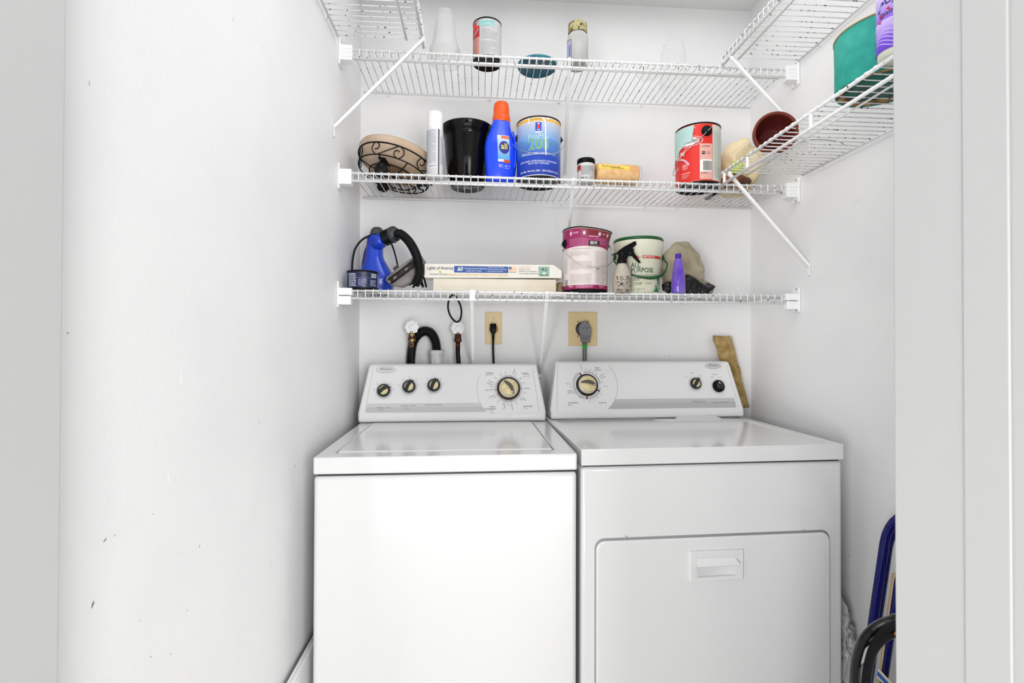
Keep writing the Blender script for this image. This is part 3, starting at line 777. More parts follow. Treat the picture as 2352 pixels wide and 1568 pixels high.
# blue gallon can
y = 1.778; x = spot(1237, y, z2); R = .0785; H = top(1237, 264, y-R, z2)
c2 = can('paint_can', x, y, z2, R, H, 'blue and white gallon paint can with a white drip down its label', 'paint can', ears=((-1.42, H*.755), (1.70, H*.755)), rim='dsteel', body=(.75, .78, .8), ear_r=.012, ear_mat='dsteel')
p = Print(cyl_fn(R)); h2 = H-.009
p.rect(-.155, .010, .155, H*.34, '0f2f9c', '1443b8', n=60); p.rect(-.155, H*.34, .155, H*.62, '1443b8', '6c9fd6', n=60); p.rect(-.155, H*.62, .155, H-.020, '6c9fd6', 'c2c8d6', n=60)
p.rect(-.155, H-.020, .155, h2, 'e8b24a', n=60); p.up()
for k in range(9):
    pts = [(-.085+.008*i, H*.66-.003*k-.05*math.sin(i*.3)*(1 if k % 2 else .8)*.25-.0009*i*i*.25) for i in range(8)]; p.stroke(pts, .0005, '1a5a9c')
    pts = [(.085-.008*i, H*.60-.003*k+.002*i-.0009*i*i*.25) for i in range(8)]; p.stroke(pts, .0005, '1a5a9c')
p.rect(-.0115, H*.745, .010, H*.885, '1c48b4'); p.up()
p.disc(-.0005, H*.815, .0052, .0085, 'd8202c', 14); p.disc(-.0005, H*.860, .0028, .003, 'ffffff', 12); p.rect(-.005, H*.758, -.002, H*.775, 'f4f4f4'); p.rect(.001, H*.758, .004, H*.775, 'f4f4f4')
p.micro(-.011, H*.715, .010, H*.740, 2, 'ffffff', h=.7, fill=1)
p.text('FLAT WHITE PAINT', -.003, H-.014, .0062, '6a4a18'); p.l += 1
p.text('ProMar', .0, H*.655, .026, 'b8dcc8', sx=.95); p.text('200', .0, H*.525, .052, 'd8eec8', sx=.92, bold=.012); p.up(); p.text('200', .0, H*.525, .052, '3f9a5c', sx=.92, bold=-.006); p.up()
p.text('ZERO VOC / CERO COV / SANS COV', 0, H*.385, .0088, 'e8f4f0', sx=.88, bold=.02); p.micro(-.045, H*.362, .047, H*.375, 1, 'd0e0f8', h=.5, fill=1)
p.text('EXTRA WHITE / EXTRA BLANCO / EXTRA BLANC', 0, H*.262, .0078, 'ffffff', sx=.82, bold=.02)
p.text('B30 W 12651 • 6509-69626', 0, H*.222, .0070, 'e8f0ff', sx=.9, bold=.015); p.rect(-.04, H*.238, .04, H*.241, 'b8c8f0')
p.text('Cont. Net. / Net Cont. 3,60 L   123 FL OZ (3 ¾ U.S. QT)', .004, H*.105, .0082, 'ffffff', sx=.78, bold=.02); p.up(); p.up()
p.stroke([(.017, h2), (.0225, H*.9), (.024, H*.7), (.0245, H*.5), (.0248, H*.355)], .0042, 'f4f4f2'); p.stroke([(.012, h2), (.0225, H*.90)], .005, 'f4f4f2'); p.stroke([(-.034, h2), (-.034, H*.87)], .004, 'eeeeec'); p.stroke([(.034, h2), (.030, H*.93)], .004, 'eeeeec')
p.stroke([(.056, h2), (.056, H*.86)], .0022, 'eeeeec'); p.stroke([(.025, h2), (.044, h2)], .004, 'eeeeec')
p.build('label', c2); face(c2)
bail_wire(c2, R, [(-1.42, H*.755, .012), (-1.40, H*.69, .012), (-1.22, H*.58, .007), (-.8, H*.465), (-.3, H*.39), (.2, H*.365), (.65, H*.395), (1.05, H*.475, .003), (1.40, H*.60, .008), (1.62, H*.70, .014), (1.70, H*.755, .012)], r=.0013)

# red gallon can
y = 1.778; x = spot(1603, y, z2); R = .0785; H = top(1603, 278, y-R, z2)
c3 = can('paint_can', x, y, z2, R, H, 'red gallon paint can with a pale mint spill over its left side', 'paint can', body=(.8, .1, .06), ears=((.38, H*.845),), rim='black', base='black', ear_r=.0185)
p = Print(cyl_fn(R)); h2 = H-.009; A0, A1, A2 = -.145, .052-.0, .150
p.rect(-.145, .010, .052, h2, 'd6241a', n=60); p.rect(.052, .010, .15, h2, 'c9cdc4', n=30); p.rect(.006-.018, .010, .016, h2, 'e62c1a', n=8) if False else None
p.up()
p.rect(.006, .012, .050, H*.64, 'e0a79b', n=10); p.up(); p.rect(.007, H*.18, .050, H*.38, 'e8e6e0', n=10); p.up()
uu = .018
for k in range(15):
    ww = rnd.choice((.0006, .0011, .0018)); p.rect(uu, H*.20, uu+ww, H*.355, '30343a', n=1); uu += ww+rnd.choice((.0006, .001))
p.rect(.013, H*.462, .024, H*.515, '2c2224'); p.text('PPG', .0185, H*.488, .0075, 'e0a79b', bold=.02); p.disc(.036, H*.488, .0065, .005, '4c2620', 20); p.up(); p.disc(.036, H*.488, .0055, .004, 'e0a79b', 20); p.text('FSC', .036, H*.488, .0045, '4c2620')
p.micro(.012, H*.585, .044, H*.60, 1, '6a3c34', h=.8); p.micro(.010, H*.145, .036, H*.16, 1, '7a4c44', h=.8); p.micro(.058, .02, .10, H*.30, 18, '8a8e86', h=.22); p.micro(.056, H*.36, .10, H*.86, 22, '9a9e96', h=.18)
p.rect(.058, H*.330, .10, H*.334, '3a3a3a')
p.stroke([(-.01, H*.915), (.052, H*.925)], .0022, 'f0e0dc')
p.disc(-.028, H*.70, .045, H*.085, 'e8d8d4', 30); p.up(); p.disc(-.028, H*.70, .0425, H*.078, 'c41c14', 30); p.up(); p.disc(-.030, H*.70, .036, H*.063, 'efe6e4', 30); p.up()
p.text('Glidden', -.027, H*.705, .0225, '1c1a1a', sx=.8, bold=.015, skew=.06)
p.text('PREMIUM', -.088, H*.50, .0260, 'e8dcd4', sx=.78, bold=.01, skew=.12)
p.arc(-.078, H*.21, .050, .056, .45, 1.7, 'd8b4c8', 14); p.arc(-.045, H*.30, .011, .0118, 0, 6.2, 'f0d0d0', 24); p.text('NO', -.045, H*.312, .011, 'f4e4e4', bold=.02); p.text('VOC', -.045, H*.275, .007, 'f4e4e4')
p.micro(-.058, H*.175, -.022, H*.20, 2, 'f0c8c0', h=.5); p.micro(-.058, H*.10, -.026, H*.165, 5, 'e8a8a0', h=.4)
p.text('paint', -.092, H*.30, .020, 'd8b8cc', rot=.3); p.up(); p.up()
# the mint spill
mint = [(-.145, h2), (-.020, h2), (-.012, H*.955), (-.0145, H*.86), (-.018, H*.76), (-.019, H*.70), (-.030, H*.695), (-.042, H*.70), (-.050, H*.665), (-.056, H*.63), (-.066, H*.58), (-.074, H*.565), (-.086, H*.52), (-.10, H*.50), (-.145, H*.42)]
hi_ = [q_ for q_ in mint]
pts = []; fs = []; nn = 44
def mint_low(u):
    xs = [(-.145, .42), (-.105, .47), (-.088, .53), (-.076, .545), (-.068, .60), (-.058, .625), (-.050, .655), (-.042, .70), (-.030, .69), (-.020, .70), (-.0175, .80), (-.0135, .90), (-.012, .955)]
    for (a, b_), (c, d) in zip(xs, xs[1:]):
        if a <= u <= c: return b_+(d-b_)*(u-a)/(c-a)
    return .955
for k in range(nn+1):
    u = -.145+(.133)*k/nn; pts += [(u, H*mint_low(u)+rnd.uniform(-.0012, .0012)), (u, h2-.0002)]
p._add(pts, [(2*k, 2*k+2, 2*k+3, 2*k+1) for k in range(nn)], [lin('a9cbc4')]*len(pts))
for k in range(9): p.stroke([(-.030-.002*k, H*(.655-.01*k)), (-.033-.002*k, H*(.63-.014*k))], .0007, 'dcc8c8')
p.build('label', c3); face(c3)
bail_wire(c3, R, [(.48, H*.875, .007), (.25, H*.775), (0, H*.69), (-.3, H*.60), (-.62, H*.515), (-.95, H*.44), (-1.3, H*.36), (-1.62, H*.30, .004), (-2.2, H*.36), (-2.6, H*.7)], 'steel', r=.0012)

# magenta gallon can
y = 1.775; x = spot(1344, y, z3); R = .0800; H = top(1344, 517, y-R, z3)
c4 = thing('paint_can', (x, y, z3), 'magenta and white gallon paint can with a dented rim beside the spray bottle', 'paint can')
def dent(v):
    """the top bulges and is bent out to the right"""
    t = max(0, (v.z/H-.62)/.38); a = math.atan2(v.x, -v.y)
    k = t**1.6*max(0, math.cos(a-1.35))**1.2*.016; v.x += k*1.0; v.z -= t**2*max(0, math.cos(a-1.35))*.013; return v
def dented(bm):
    for v in bm.verts: dent(v.co)
    return bm
obj('can_body', dented(lathe([(R*.985, .004), (R, .008)]+[(R, H*k/14) for k in range(1, 14)]+[(R, H-.006), (R*.985, H-.003)], 64)), mat('magenta_can_metal', (.7, .66, .6), .35), c4)
obj('bottom', lathe([(0, .003), (R*.93, .003), (R*.95, 0), (R*1.0, 0), (R*1.015, .003), (R*1.01, .012), (R*.98, .010)], 64), W_['black'], c4)
obj('rim', dented(lathe([(R*.80, H-.006), (R*.83, H-.001), (R*.97, H), (R*1.018, H-.001), (R*1.022, H-.005), (R*.98, H-.007)], 64)), W_['dsteel'], c4)
obj('lid', lathe([(0, H-.014), (R*.78, H-.014), (R*.80, H-.01), (R*.80, H-.017), (0, H-.018)], 48), W_['dsteel'], c4)
for a in (-1.12, 1.85):
    M = Matrix.Translation((R*math.sin(a), -R*math.cos(a), H*.765)) @ Matrix.Rotation(a, 4, 'Z') @ Matrix.Rotation(math.pi/2, 4, 'X')
    obj('ear', lathe([(0, .009), (.006, .009), (.008, .005), (.0155, .0035), (.0155, -.001), (0, -.001)], 24, M=M), W_['black'], c4)
f0 = cyl_fn(R)
p = Print(lambda u, v, o: tuple(dent(Vector(f0(u, v, o)))))
p.rect(-.150, .012, .150, .026, '9c1c58', n=50); p.rect(-.150, .026, .150, H*.66, 'e3d8d4', n=50, m=6); p.rect(-.150, H*.66, .150, H-.008, '981858', n=60, m=8); p.up()
p._add([q_ for k in range(31) for q_ in ((-.105+.007*k, H*.655), (-.105+.007*k, H*(.655+.04*(1-((k-15)/15)**2))))], [(2*k, 2*k+2, 2*k+3, 2*k+1) for k in range(30)], [lin('e3d8d4')]*62)
p._add([q_ for k in range(25) for q_ in ((-.012+.0055*k, H*(.86-.0*k)), (-.012+.0055*k, H-.008))], [(2*k, 2*k+2, 2*k+3, 2*k+1) for k in range(24)], [lin('7e2028')]*50)
p.rect(.046, H*.80, .12, H*.86, '8a1c3c', n=12, m=3)
p.up()
for px_, w_ in ((-.052, .006), (-.004, .008), (.046, .006), (.082, .006)):
    p.rect(px_-w_, H*.855, px_+w_, H*.94, 'c890a8', n=3); p.up(); p.rect(px_-w_+.0008, H*.860, px_+w_-.0008, H*.935, '8c1c50', n=3); p.up(); p.disc(px_, H*.895, .004, .0065, 'ecdce4', 14); p.l -= 2
p.micro(-.042, H*.885, -.022, H*.915, 2, 'e8c8d8', h=.5, fill=1); p.micro(.056, H*.885, .072, H*.915, 2, 'e0b8c0', h=.5, fill=1); p.rect(.010, H*.842, .044, H*.852, 'f0d8e0')
p.micro(-.058, H*.70, .026, H*.82, 9, 'c46c98', h=.5, fill=1); p.micro(.030, H*.72, .085, H*.83, 8, 'c46c98', h=.5, fill=1)
p.l += 2; p.rect(.012, H*.69, .050, H*.775, '120c0e', n=8); p.l += 2; p.text('BEHR', .029, H*.742, .0145, 'f0ecea', sx=.72, bold=.03); p.text('PREMIUM PLUS', .031, H*.706, .0048, 'd8a8b0', bold=.02); p.l -= 4
p.text('UNDER FAVORABLE CONDITIONS', -.012, H*.655, .0045, '8a7c7c')
for a, b_, u0, u1 in ((.10, .28, -.055, .030), (.31, .47, -.055, .032), (.51, .625, -.055, .022)): p.micro(u0, H*a+.008, u1, H*b_, int((b_-a)*70), 'b0a09e', h=.25)
p.rect(.034, H*.10, .0345, H*.60, 'd0c0bc'); p.micro(.038, H*.36, .086, H*.62, 16, 'a89c9a', h=.3); p.micro(.038, H*.12, .086, H*.36, 18, '8e8684', h=.35); p.rect(.040, H*.345, .052, H*.36, '6a6060')
p.micro(-.086, H*.30, -.066, H*.52, 14, 'a8a29e', h=.3)
for k in range(6): p.rect(-.084+.003*k, H*.11, -.0828+.003*k, H*.20, '444444')
p.text('BEHR', -.052, .021, .0075, 'f4e8f0', bold=.03); p.micro(-.032, .015, .034, .025, 2, 'd898b8', h=.5); p.rect(.038, .015, .050, .024, '7c1040'); p.micro(.053, .016, .082, .024, 1, 'c87898', h=.5)
p.build('label', c4); face(c4)
bail_wire(c4, R, [(-1.12, H*.745, .012), (-1.02, H*.70, .006), (-.80, H*.585), (-.45, H*.475), (-.05, H*.405), (.3, H*.375), (.60, H*.375, .004), (.92, H*.40, .006), (1.22, H*.46, .010), (1.42, H*.54, .013), (1.54, H*.62, .013), (1.62, H*.69, .009), (1.72, H*.745, .006), (1.85, H*.765, .008)])

# navy tub of paste at the left end of the lowest shelf
y = 1.752; x = spot(834, y, z3); R = .0525; H = top(834, 619, y-R, z3)
c5 = can('round_tub', x, y, z3, R, H, 'flat dark navy tub with white print at the left end of the lowest shelf', 'tub', body=(.02, .02, .06), base='black')
p = Print(cyl_fn(R)); p.rect(-.088, .007, .088, H-.007, '10163c', n=40); p.up(); p.rect(-.088, .008, -.066, H-.008, '9aa0a8', n=6)
p.micro(-.050, .010, -.018, H-.012, 8, 'c8cce0', h=.45); p.micro(-.014, .012, .018, H-.030, 6, '8890c0', h=.45); p.micro(.026, .012, .058, H*.52, 6, 'a8aed0', h=.4); p.micro(.030, H*.62, .056, H-.010, 3, 'e0e4f0', h=.5)
p.rect(-.052, H*.60, .060, H*.62, '5a649c', n=16); p.text('ORIGINAL', -.040, H-.014, .0062, 'e8ecf8', bold=.02); p.rect(.066, .010, .074, H-.012, 'd0d0d0', n=2)
p.build('label', c5); face(c5)

# small jar with black lid, middle shelf
y = 1.752; x = spot(1346, y, z2); R = .0315; H = top(1346, 360, y-R, z2)
c6 = thing('small_paint_jar', (x, y, z2), 'short white jar with a black lid and red corner beside the roller cover', 'jar')
obj('jar_body', lathe([(0, 0), (R*.93, 0), (R*.98, .004), (R*.98, H-.020), (R*.94, H-.016), (0, H-.016)], 48), mat('jar_white', (.75, .74, .72), .35), c6)
obj('lid', lathe([(R*.94, H-.018), (R*1.02, H-.017), (R*1.02, H-.004), (R*.98, H), (0, H)], 48), W_['black'], c6)
p = Print(cyl_fn(R*.98)); p.rect(-.046, .006, .046, H-.022, 'd8d4ce', n=24); p.up(); p.rect(-.046, .038, -.019, H-.025, 'a82420', n=8); p.rect(-.019, .006, .05, H-.026, 'cacac8', n=16); p.up()
p.micro(-.017, .022, .034, H-.030, 13, '84848a', h=.45); p.text('946 mL', -.006, .012, .0085, '202020', bold=.04); p.micro(.012, .008, .034, .018, 3, '909090', h=.4); p.text('N', -.026, H-.045, .012, 'e8d0cc')
p.build('label', c6); face(c6)

# white spray can, middle shelf
y = 1.752; x = spot(999, y, z2); R = .0285; H = top(999, 251, y-R, z2)
c7 = thing('spray_can', (x, y, z2), 'tall white spray can with a dark red stripe beside the black pot', 'spray can')
obj('can_body', lathe([(0, .003), (R*.9, .001), (R, .004), (R, H-.062), (R*.96, H-.058), (0, H-.058)], 40), mat('spray_white', (.78, .78, .78), .35), c7)
obj('cap', lathe([(R*.96, H-.062), (R*.97, H-.03), (R*.93, H-.006), (R*.85, H), (0, H)], 40), W_['wplastic'], c7)
p = Print(cyl_fn(R)); p.rect(-.044, .010, .044, H-.066, 'd2d4d6', n=26); p.up(); p.rect(.0105, .006, .0150, H-.066, '3c1214', n=2)
p.micro(-.038, .045, .008, H-.070, 44, '8e949e', h=.4); p.micro(.018, .045, .04, H-.09, 34, '9aa0a8', h=.4); p.micro(-.03, .012, .008, .028, 3, 'a8acb0', h=.3); p.text('PREMIUM', -.010, .036, .0062, '303030', bold=.02)
p.build('label', c7); face(c7)

# black pot
y = 1.855; x = spot(1073, y, z2); H = top(1073, 270, y-.097, z2)
c8 = thing('black_pot', (x, y, z2), 'glossy black tapered pot between the spray can and blue detergent', 'pot')
obj('pot_wall', lathe([(0, .004), (.045, .004), (.052, 0), (.060, .001), (.068, .012), (.080, H*.45), (.086, H*.80), (.088, H*.865), (.0925, H*.875), (.0945, H*.96), (.098, H*.985), (.097, H), (.091, H), (.088, H*.97), (.083, H*.8), (.06, .02), (0, .014)], 64), W_['blackmetal'], c8)
p = Print(plane_fn((0, 0, 0), (1, 0, 0), (0, 1, 0), (0, 0, -1))); p.l = 1
ss = [(.030*math.cos(a)*(1 if k % 2 else .45), .030*math.sin(a)*(1 if k % 2 else .45)) for k, a in enumerate([math.pi*j/5+.3 for j in range(10)])]
p.poly([(a, b_) for a, b_ in ss], '8a8782'); p.arc(0, 0, .036, .040, 0, 6.28, '4c4a48', 30)
o = p.build('base_emboss', c8); o.location = (0, 0, .0035)

# jar with brass lid, top shelf
y = 1.757; x = spot(1326, y, z1); R = .0385; H = top(1326, 43, y-.034, z1)
c9 = thing('glass_jar', (x, y, z1), 'clear glass jar with a rusty gold lid on the top shelf', 'jar')
glass = mat('jar_glass', (.80, .80, .78), .12, trans=.55, ior=1.3)
obj('jar_glass', lathe([(0, .004), (R*.9, 0), (R, .008), (R, H*.62), (R*.93, H*.71), (R*.80, H*.76), (R*.80, H*.82), (R*.74, H*.82), (R*.74, H*.76), (R*.88, H*.69), (R*.94, H*.60), (R*.94, .012), (0, .010)], 48), glass, c9)
obj('lid', lathe([(R*.86, H*.76), (R*.90, H*.77), (R*.88, H*.80), (R*.90, H*.835), (R*.88, H*.87), (R*.90, H*.98), (R*.82, H), (0, H)], 48), mat('brass_lid', 'a8a070', .35, .5, col2='3a2c18', nscale=60, thr=(.52, .62)), c9)
obj('contents', lathe([(0, .012), (R*.90, .014), (R*.90, H*.42), (R*.6, H*.50), (0, H*.46)], 40), mat('white_powder', (.74, .73, .69), .7), c9)
p = Print(cyl_fn(R)); p.rect(-.050, H*.05, -.023, H*.56, '5c6020', n=8); p.up(); p.rect(-.050, H*.07, -.025, H*.54, 'a8aac8', n=8); p.up(); p.text('Vaselina', -.0310, H*.30, .0125, '2a38c0', rot=1.571, bold=.03)
p.build('label', c9); face(c9)

# frosted bell shades, top shelf
frost = mat('frosted_glass', (.86, .86, .86), .45, trans=.7, ior=1.08, alpha=.55)
faint = mat('faint_frosted_glass', (.88, .88, .88), .5, trans=.8, ior=1.03, alpha=.28)
def shade(name, loc, label, rot=(0, 0, 0), k=1.0, H=.19):
    t = thing(name, loc, label, 'lamp shade', rz=rot)
    def fl(a): return 1+.0*a
    pr_ = [(.0525, 0), (.0535, .003), (.0520, H*.10), (.0515, H*.18), (.0540, H*.235), (.0535, H*.27), (.0470, H*.35), (.0420, H*.46), (.0385, H*.58), (.0368, H*.70), (.0345, H*.80), (.0295, H*.875), (.0255, H*.895), (.0265, H*.925), (.0270, H*.96), (.0250, H)]
    inn = [(r-.0025, z) for r, z in pr_[::-1]]
    bm = lathe([(r*k, z) for r, z in pr_+inn+[pr_[0]]], 56); obj('glass_bell', bm, frost, t); return t
y = 1.775; x = spot(1021, y, z1); H = top(1018, 27, y, z1)
shade('glass_lamp_shade', (x, y, z1), 'frosted bell-shaped glass lamp shade standing upright on the top shelf', k=1.0, H=H)
y = 1.86; x = spot(1546, y, z1)
t = thing('frosted_glass_cup', (x, y, z1), 'faint frosted glass cup standing upside down near the right of the top shelf', 'cup'); H = top(1550, 86, y-.03, z1)
obj('glass_cup', lathe([(.050, 0), (.051, .004), (.0485, H*.4), (.0445, H*.75), (.038, H*.93), (.028, H), (0, H), (0, H-.003), (.027, H-.003), (.036, H*.91), (.042, H*.75), (.046, H*.4), (.0485, .004), (.050, 0)], 48), faint, t)
y = 1.80; x = spot(1490, y, z1)
t = thing('frosted_glass_dish', (x, y, z1), 'low frosted glass dish left of the frosted cup on the top shelf', 'dish')
obj('glass_dish', lathe([(0, .002), (.034, .002), (.038, 0), (.046, .012), (.052, .034), (.050, .034), (.044, .013), (.036, .005), (0, .005)], 48), faint, t)

# teal dish, top shelf
y = 1.778; x = spot(1233, y, z1)
c10 = thing('teal_dish', (x, y, z1), 'shallow round teal dish on the top shelf', 'dish')
teal = mat('teal_glaze', '12586c', .4, col2='1f6c7e', nscale=30, thr=(.4, .6), bump=.05, bscale=90)
obj('dish_bowl', lathe([(0, .002), (.062, .002), (.064, 0), (.068, .001), (.0705, .005), (.0705, .011), (.066, .012), (.062, .008), (0, .006)], 56), teal, c10)
obj('dish_rim', lathe([(.070, .010), (.0712, .013), (.068, .015), (.065, .012), (.070, .010)], 56), mat('teal_rim', '5fa3a6', .4), c10)

# ================================================================== DETERGENT BOTTLE
y = 1.788; x = spot(1153, y, z2); H = top(1148, 231, y-.02, z2); k = H/.30
c11 = thing('detergent_bottle', (x-.003, y, z2), 'bright blue laundry detergent bottle with an orange cap', 'bottle', rz=.18)
blue = mat('detergent_blue', '1848f0', .28, coat=.2, bump=.02)
secs = [(0, 0, 0, .044, .026), (.004, 0, 0, .048, .030), (.02, 0, 0, .050, .033), (.06, .001, 0, .0525, .035), (.10, .001, 0, .0550, .036), (.13, .000, 0, .0545, .0355), (.155, -.001, 0, .0505, .034), (.18, -.001, 0, .0435, .031), (.20, .000, 0, .0365, .029), (.218, .001, 0, .0330, .0285), (.228, .002, 0, .0300, .0275), (.232, .002, 0, .028, .027)]
obj('bottle_body', loft([(z*k, a-.003, b_, c*(1.07 if z < .17 else 1.03), d) for z, a, b_, c, d in secs], 40, 2.5), blue, c11)
obj('cap', lathe([(.0300, .224*k), (.0325, .230*k), (.0322, .247*k), (.0298, .250*k), (.0280, .283*k), (.0255, .296*k), (.021, .300*k), (0, .300*k)], 44, M=Matrix.Translation((.0, 0, 0))), mat('orange_cap', 'f05808', .35), c11)
obj('handle_grip', tube(catmull([(.036, -.029, .185*k), (.041, -.031, .165*k), (.0455, -.0305, .13*k), (.046, -.029, .09*k), (.043, -.028, .055*k)], 6), .0042, 8), blue, c11)
def bfn(u, v, off):
    u = u*1.12-.0185-(v-.1)*.03; v = v*1.02+.004; z = v*k
    for a, b_ in zip(secs, secs[1:]):
        if a[0] <= v <= b_[0]:
            t = (v-a[0])/(b_[0]-a[0]); hw = a[3]+(b_[3]-a[3])*t; hd = a[4]+(b_[4]-a[4])*t; cx = a[1]+(b_[1]-a[1])*t; break
    else: hw, hd, cx = .05, .035, 0
    hw *= 1.07; cx -= .003; s = min(.999, abs(u-cx)/hw); yy = hd*(1-s**2.5)**(1/2.5)
    return (u, -yy-off-.0009, z)
p = Print(bfn)
def lab(u0, u1, v0, v1, col, top=None, n=10): p.rect(u0, v0, u1, v1, col, top, n=n, m=10)
L0, L1 = -.002, .037
pts = []
lab(L0, L1, .064, .160, '2a9ad8', 'c4d4f0', 12)
p.up(); lab(.010, .0365, .148, .158, 'e86018', None, 8); p.disc(.0045, .154, .0048, .0048, 'e8f0f8', 14)
lab(L0, .016, .064, .073, 'd8d4d4', None, 6); lab(.016, L1, .062, .072, 'ea5a14', None, 8); p.up()
p.disc(.0205, .116, .0180, .0240, 'b8d0f0', 30); p.up(); p.disc(.0195, .116, .0172, .0232, '16208c', 30); p.up()
p.text('all', .0192, .119, .030, 'e8e030', sx=.85, bold=.025); p.text('OXI', .0075, .0688, .0105, 'ffffff', bold=.04); p.text('HE', .0045, .154, .0045, '2a50c0'); p.micro(.018, .0648, .035, .0695, 2, 'a03008', h=.5, fill=1)
p.micro(.000, .044, .016, .055, 4, 'c8d4f8', h=.5, fill=1); p.micro(.020, .046, .031, .053, 3, 'b8c8f0', h=.6, fill=1); p.micro(.020, .040, .033, .0435, 1, 'b8c8f0', h=.6, fill=1); p.disc(.0345, .050, .0016, .0026, 'b8c8f0', 10)
p.build('label', c11)

# ================================================================== PLANT CADDY with saucer
CX, CY = -.321, 1.845
c12 = thing('plant_caddy', (CX, CY, z2), 'black wrought-iron rolling plant stand holding a tan saucer', 'plant stand', rz=(math.radians(-10.5), math.radians(12.5), 0))
iron = W_['iron']; INV = c12.rotation_euler.to_matrix().to_4x4().inverted() @ Matrix.Translation(-c12.location)
def ring(R_, z_, r_=.0022): return tube([(R_*math.cos(2*math.pi*i/56), R_*math.sin(2*math.pi*i/56), z_) for i in range(56)], r_, 6, closed=True)
obj('top_ring', ring(.1405, .084, .0026), iron, c12); obj('lower_ring', ring(.130, .043, .0024), iron, c12); obj('base_ring', ring(.088, .034, .0024), iron, c12)
S1 = [(.05, 0), (-.30, .25), (-.42, .55), (-.20, .95), (.15, .92), (.27, .68), (.12, .46), (-.12, .44)]
S2 = [(0, 1), (.36, .78), (.43, .42), (.10, .03), (-.28, .15), (-.34, .45), (-.14, .62), (.06, .56)]
def on_stand(t, h): r_ = .130+.0105*h; return (r_*math.cos(t), r_*math.sin(t), .043+.041*h)
for a in range(5):
    t = -math.pi/2-.39+a*2*math.pi/5
    for t_, pts in ((t, S1), (t+.60, S2)):
        obj('scroll', tube(catmull([on_stand(t_+x_*.041/.134, h_) for x_, h_ in pts], 4), .0018, 6), iron, c12)
    obj('stay', tube([on_stand(t+.03, 0), on_stand(t+.57, 1)], .0018, 6), iron, c12)
for a in range(4):
    t = math.pi*a/4+.5; obj('cross_bar', tube([(.130*math.cos(t), .130*math.sin(t), .043), (.088*math.cos(t), .088*math.sin(t), .034), (-.088*math.cos(t), -.088*math.sin(t), .034), (-.130*math.cos(t), -.130*math.sin(t), .043)], .0021, 6), iron, c12)
for px, yy, wr_, sp_ in ((872, 1.745, .0215, .3), (878, 1.925, .0215, -.5), (964, 1.850, .0125, .9), (976, 1.835, .0125, .6)):
    p0 = Vector((P(px, 400, yy).x, yy, z2)); loc = INV @ p0
    top_ = Vector((loc.x, loc.y, .036)); Mw = Matrix.Translation(p0) @ Matrix.Rotation(sp_, 4, 'Z')
    d_ = Vector((loc.x, loc.y, 0)).normalized()
    o = obj('caster', beam(top_-d_*.030, top_+d_*.024, .026, .003, side=d_.cross(Vector((0, 0, 1)))), iron, c12)
    for dy in (-.012, .003):
        obj('caster_wheel', lathe([(0, 0), (wr_*.85, 0), (wr_, .003), (wr_, .007), (wr_*.85, .009), (0, .009)], 28, M=INV @ Mw @ Matrix.Translation((.004, dy, wr_)) @ Matrix.Rotation(-math.pi/2, 4, 'X')), W_['rubber'], o)
    hood = INV @ (p0+Vector((0, 0, wr_*1.2)))
    obj('caster_hood', tube([hood, hood.lerp(top_, .35), hood.lerp(top_, .7), top_], [wr_*.7, wr_*.86, wr_*.6, .008], 16), W_['rubber'], o)
sc = thing('saucer', (0, 0, 0), 'wide tan clay saucer resting in the black iron plant stand', 'saucer')
sc.matrix_world = Matrix.Translation(c12.location) @ c12.rotation_euler.to_matrix().to_4x4() @ Matrix.Translation((0, 0, .0460))
obj('saucer_base', lathe([(0, -.0008), (.070, -.0008), (.078, .0004), (0, .002)], 64), mat('dark_tan_clay', '9c7c5c', .7, col2='86684a', nscale=12), sc)
obj('saucer_wall', lathe([(0, 0), (.080, 0), (.088, .004), (.114, .016), (.124, .030), (.137, .035), (.1455, .060), (.1435, .067), (.137, .065), (.124, .036), (.086, .010), (0, .006)], 72), W_['tan'], sc)

# ================================================================== ROLLER COVER
a = P(1369, 392, 1.745); b_ = P(1462, 390, 1.755); Rr = .0355
c13 = thing('paint_roller_cover', ((a.x+b_.x)/2, 1.752, z2+Rr), 'peach paint roller cover with a yellow wrapper lying on its side', 'roller cover', rz=(0, 0, .06))
Lh = (b_.x-a.x)/2
M = Matrix.Translation((-Lh, 0, 0)) @ Matrix.Rotation(math.pi/2, 4, 'Y')
peach = mat('peach_nap', 'eabf8a', .8, col2='dba870', nscale=25, bump=.5, bscale=300)
obj('nap_sleeve', lathe([(.017, 0), (Rr*.93, 0), (Rr, .005), (Rr, 2*Lh-.005), (Rr*.92, 2*Lh), (.017, 2*Lh), (.017, 0)], 44, M=M), peach, c13)
p = Print(lambda u, v, o_: (-Lh+u, -(Rr+o_+.0004)*math.cos(v/Rr), (Rr+o_+.0004)*math.sin(v/Rr)))
p.rect(.0, .006, 2*Lh*.74, .024, 'ecc848', n=6, m=6); p.up(); p.text('Performance', .045, .017, .013, '4a3414', shear=.2); p.micro(.045, .009, .10, .0125, 1, '6a4c18', h=.7)
p.build('wrapper_label', c13)
obj('plastic_end', lathe([(.018, 2*Lh), (Rr*.9, 2*Lh+.001), (Rr*.98, 2*Lh+.010), (Rr*.86, 2*Lh+.011), (.018, 2*Lh+.002), (.018, 2*Lh)], 32, M=M), mat('clear_film', (.9, .9, .9), .1, trans=.8, alpha=.25), c13)

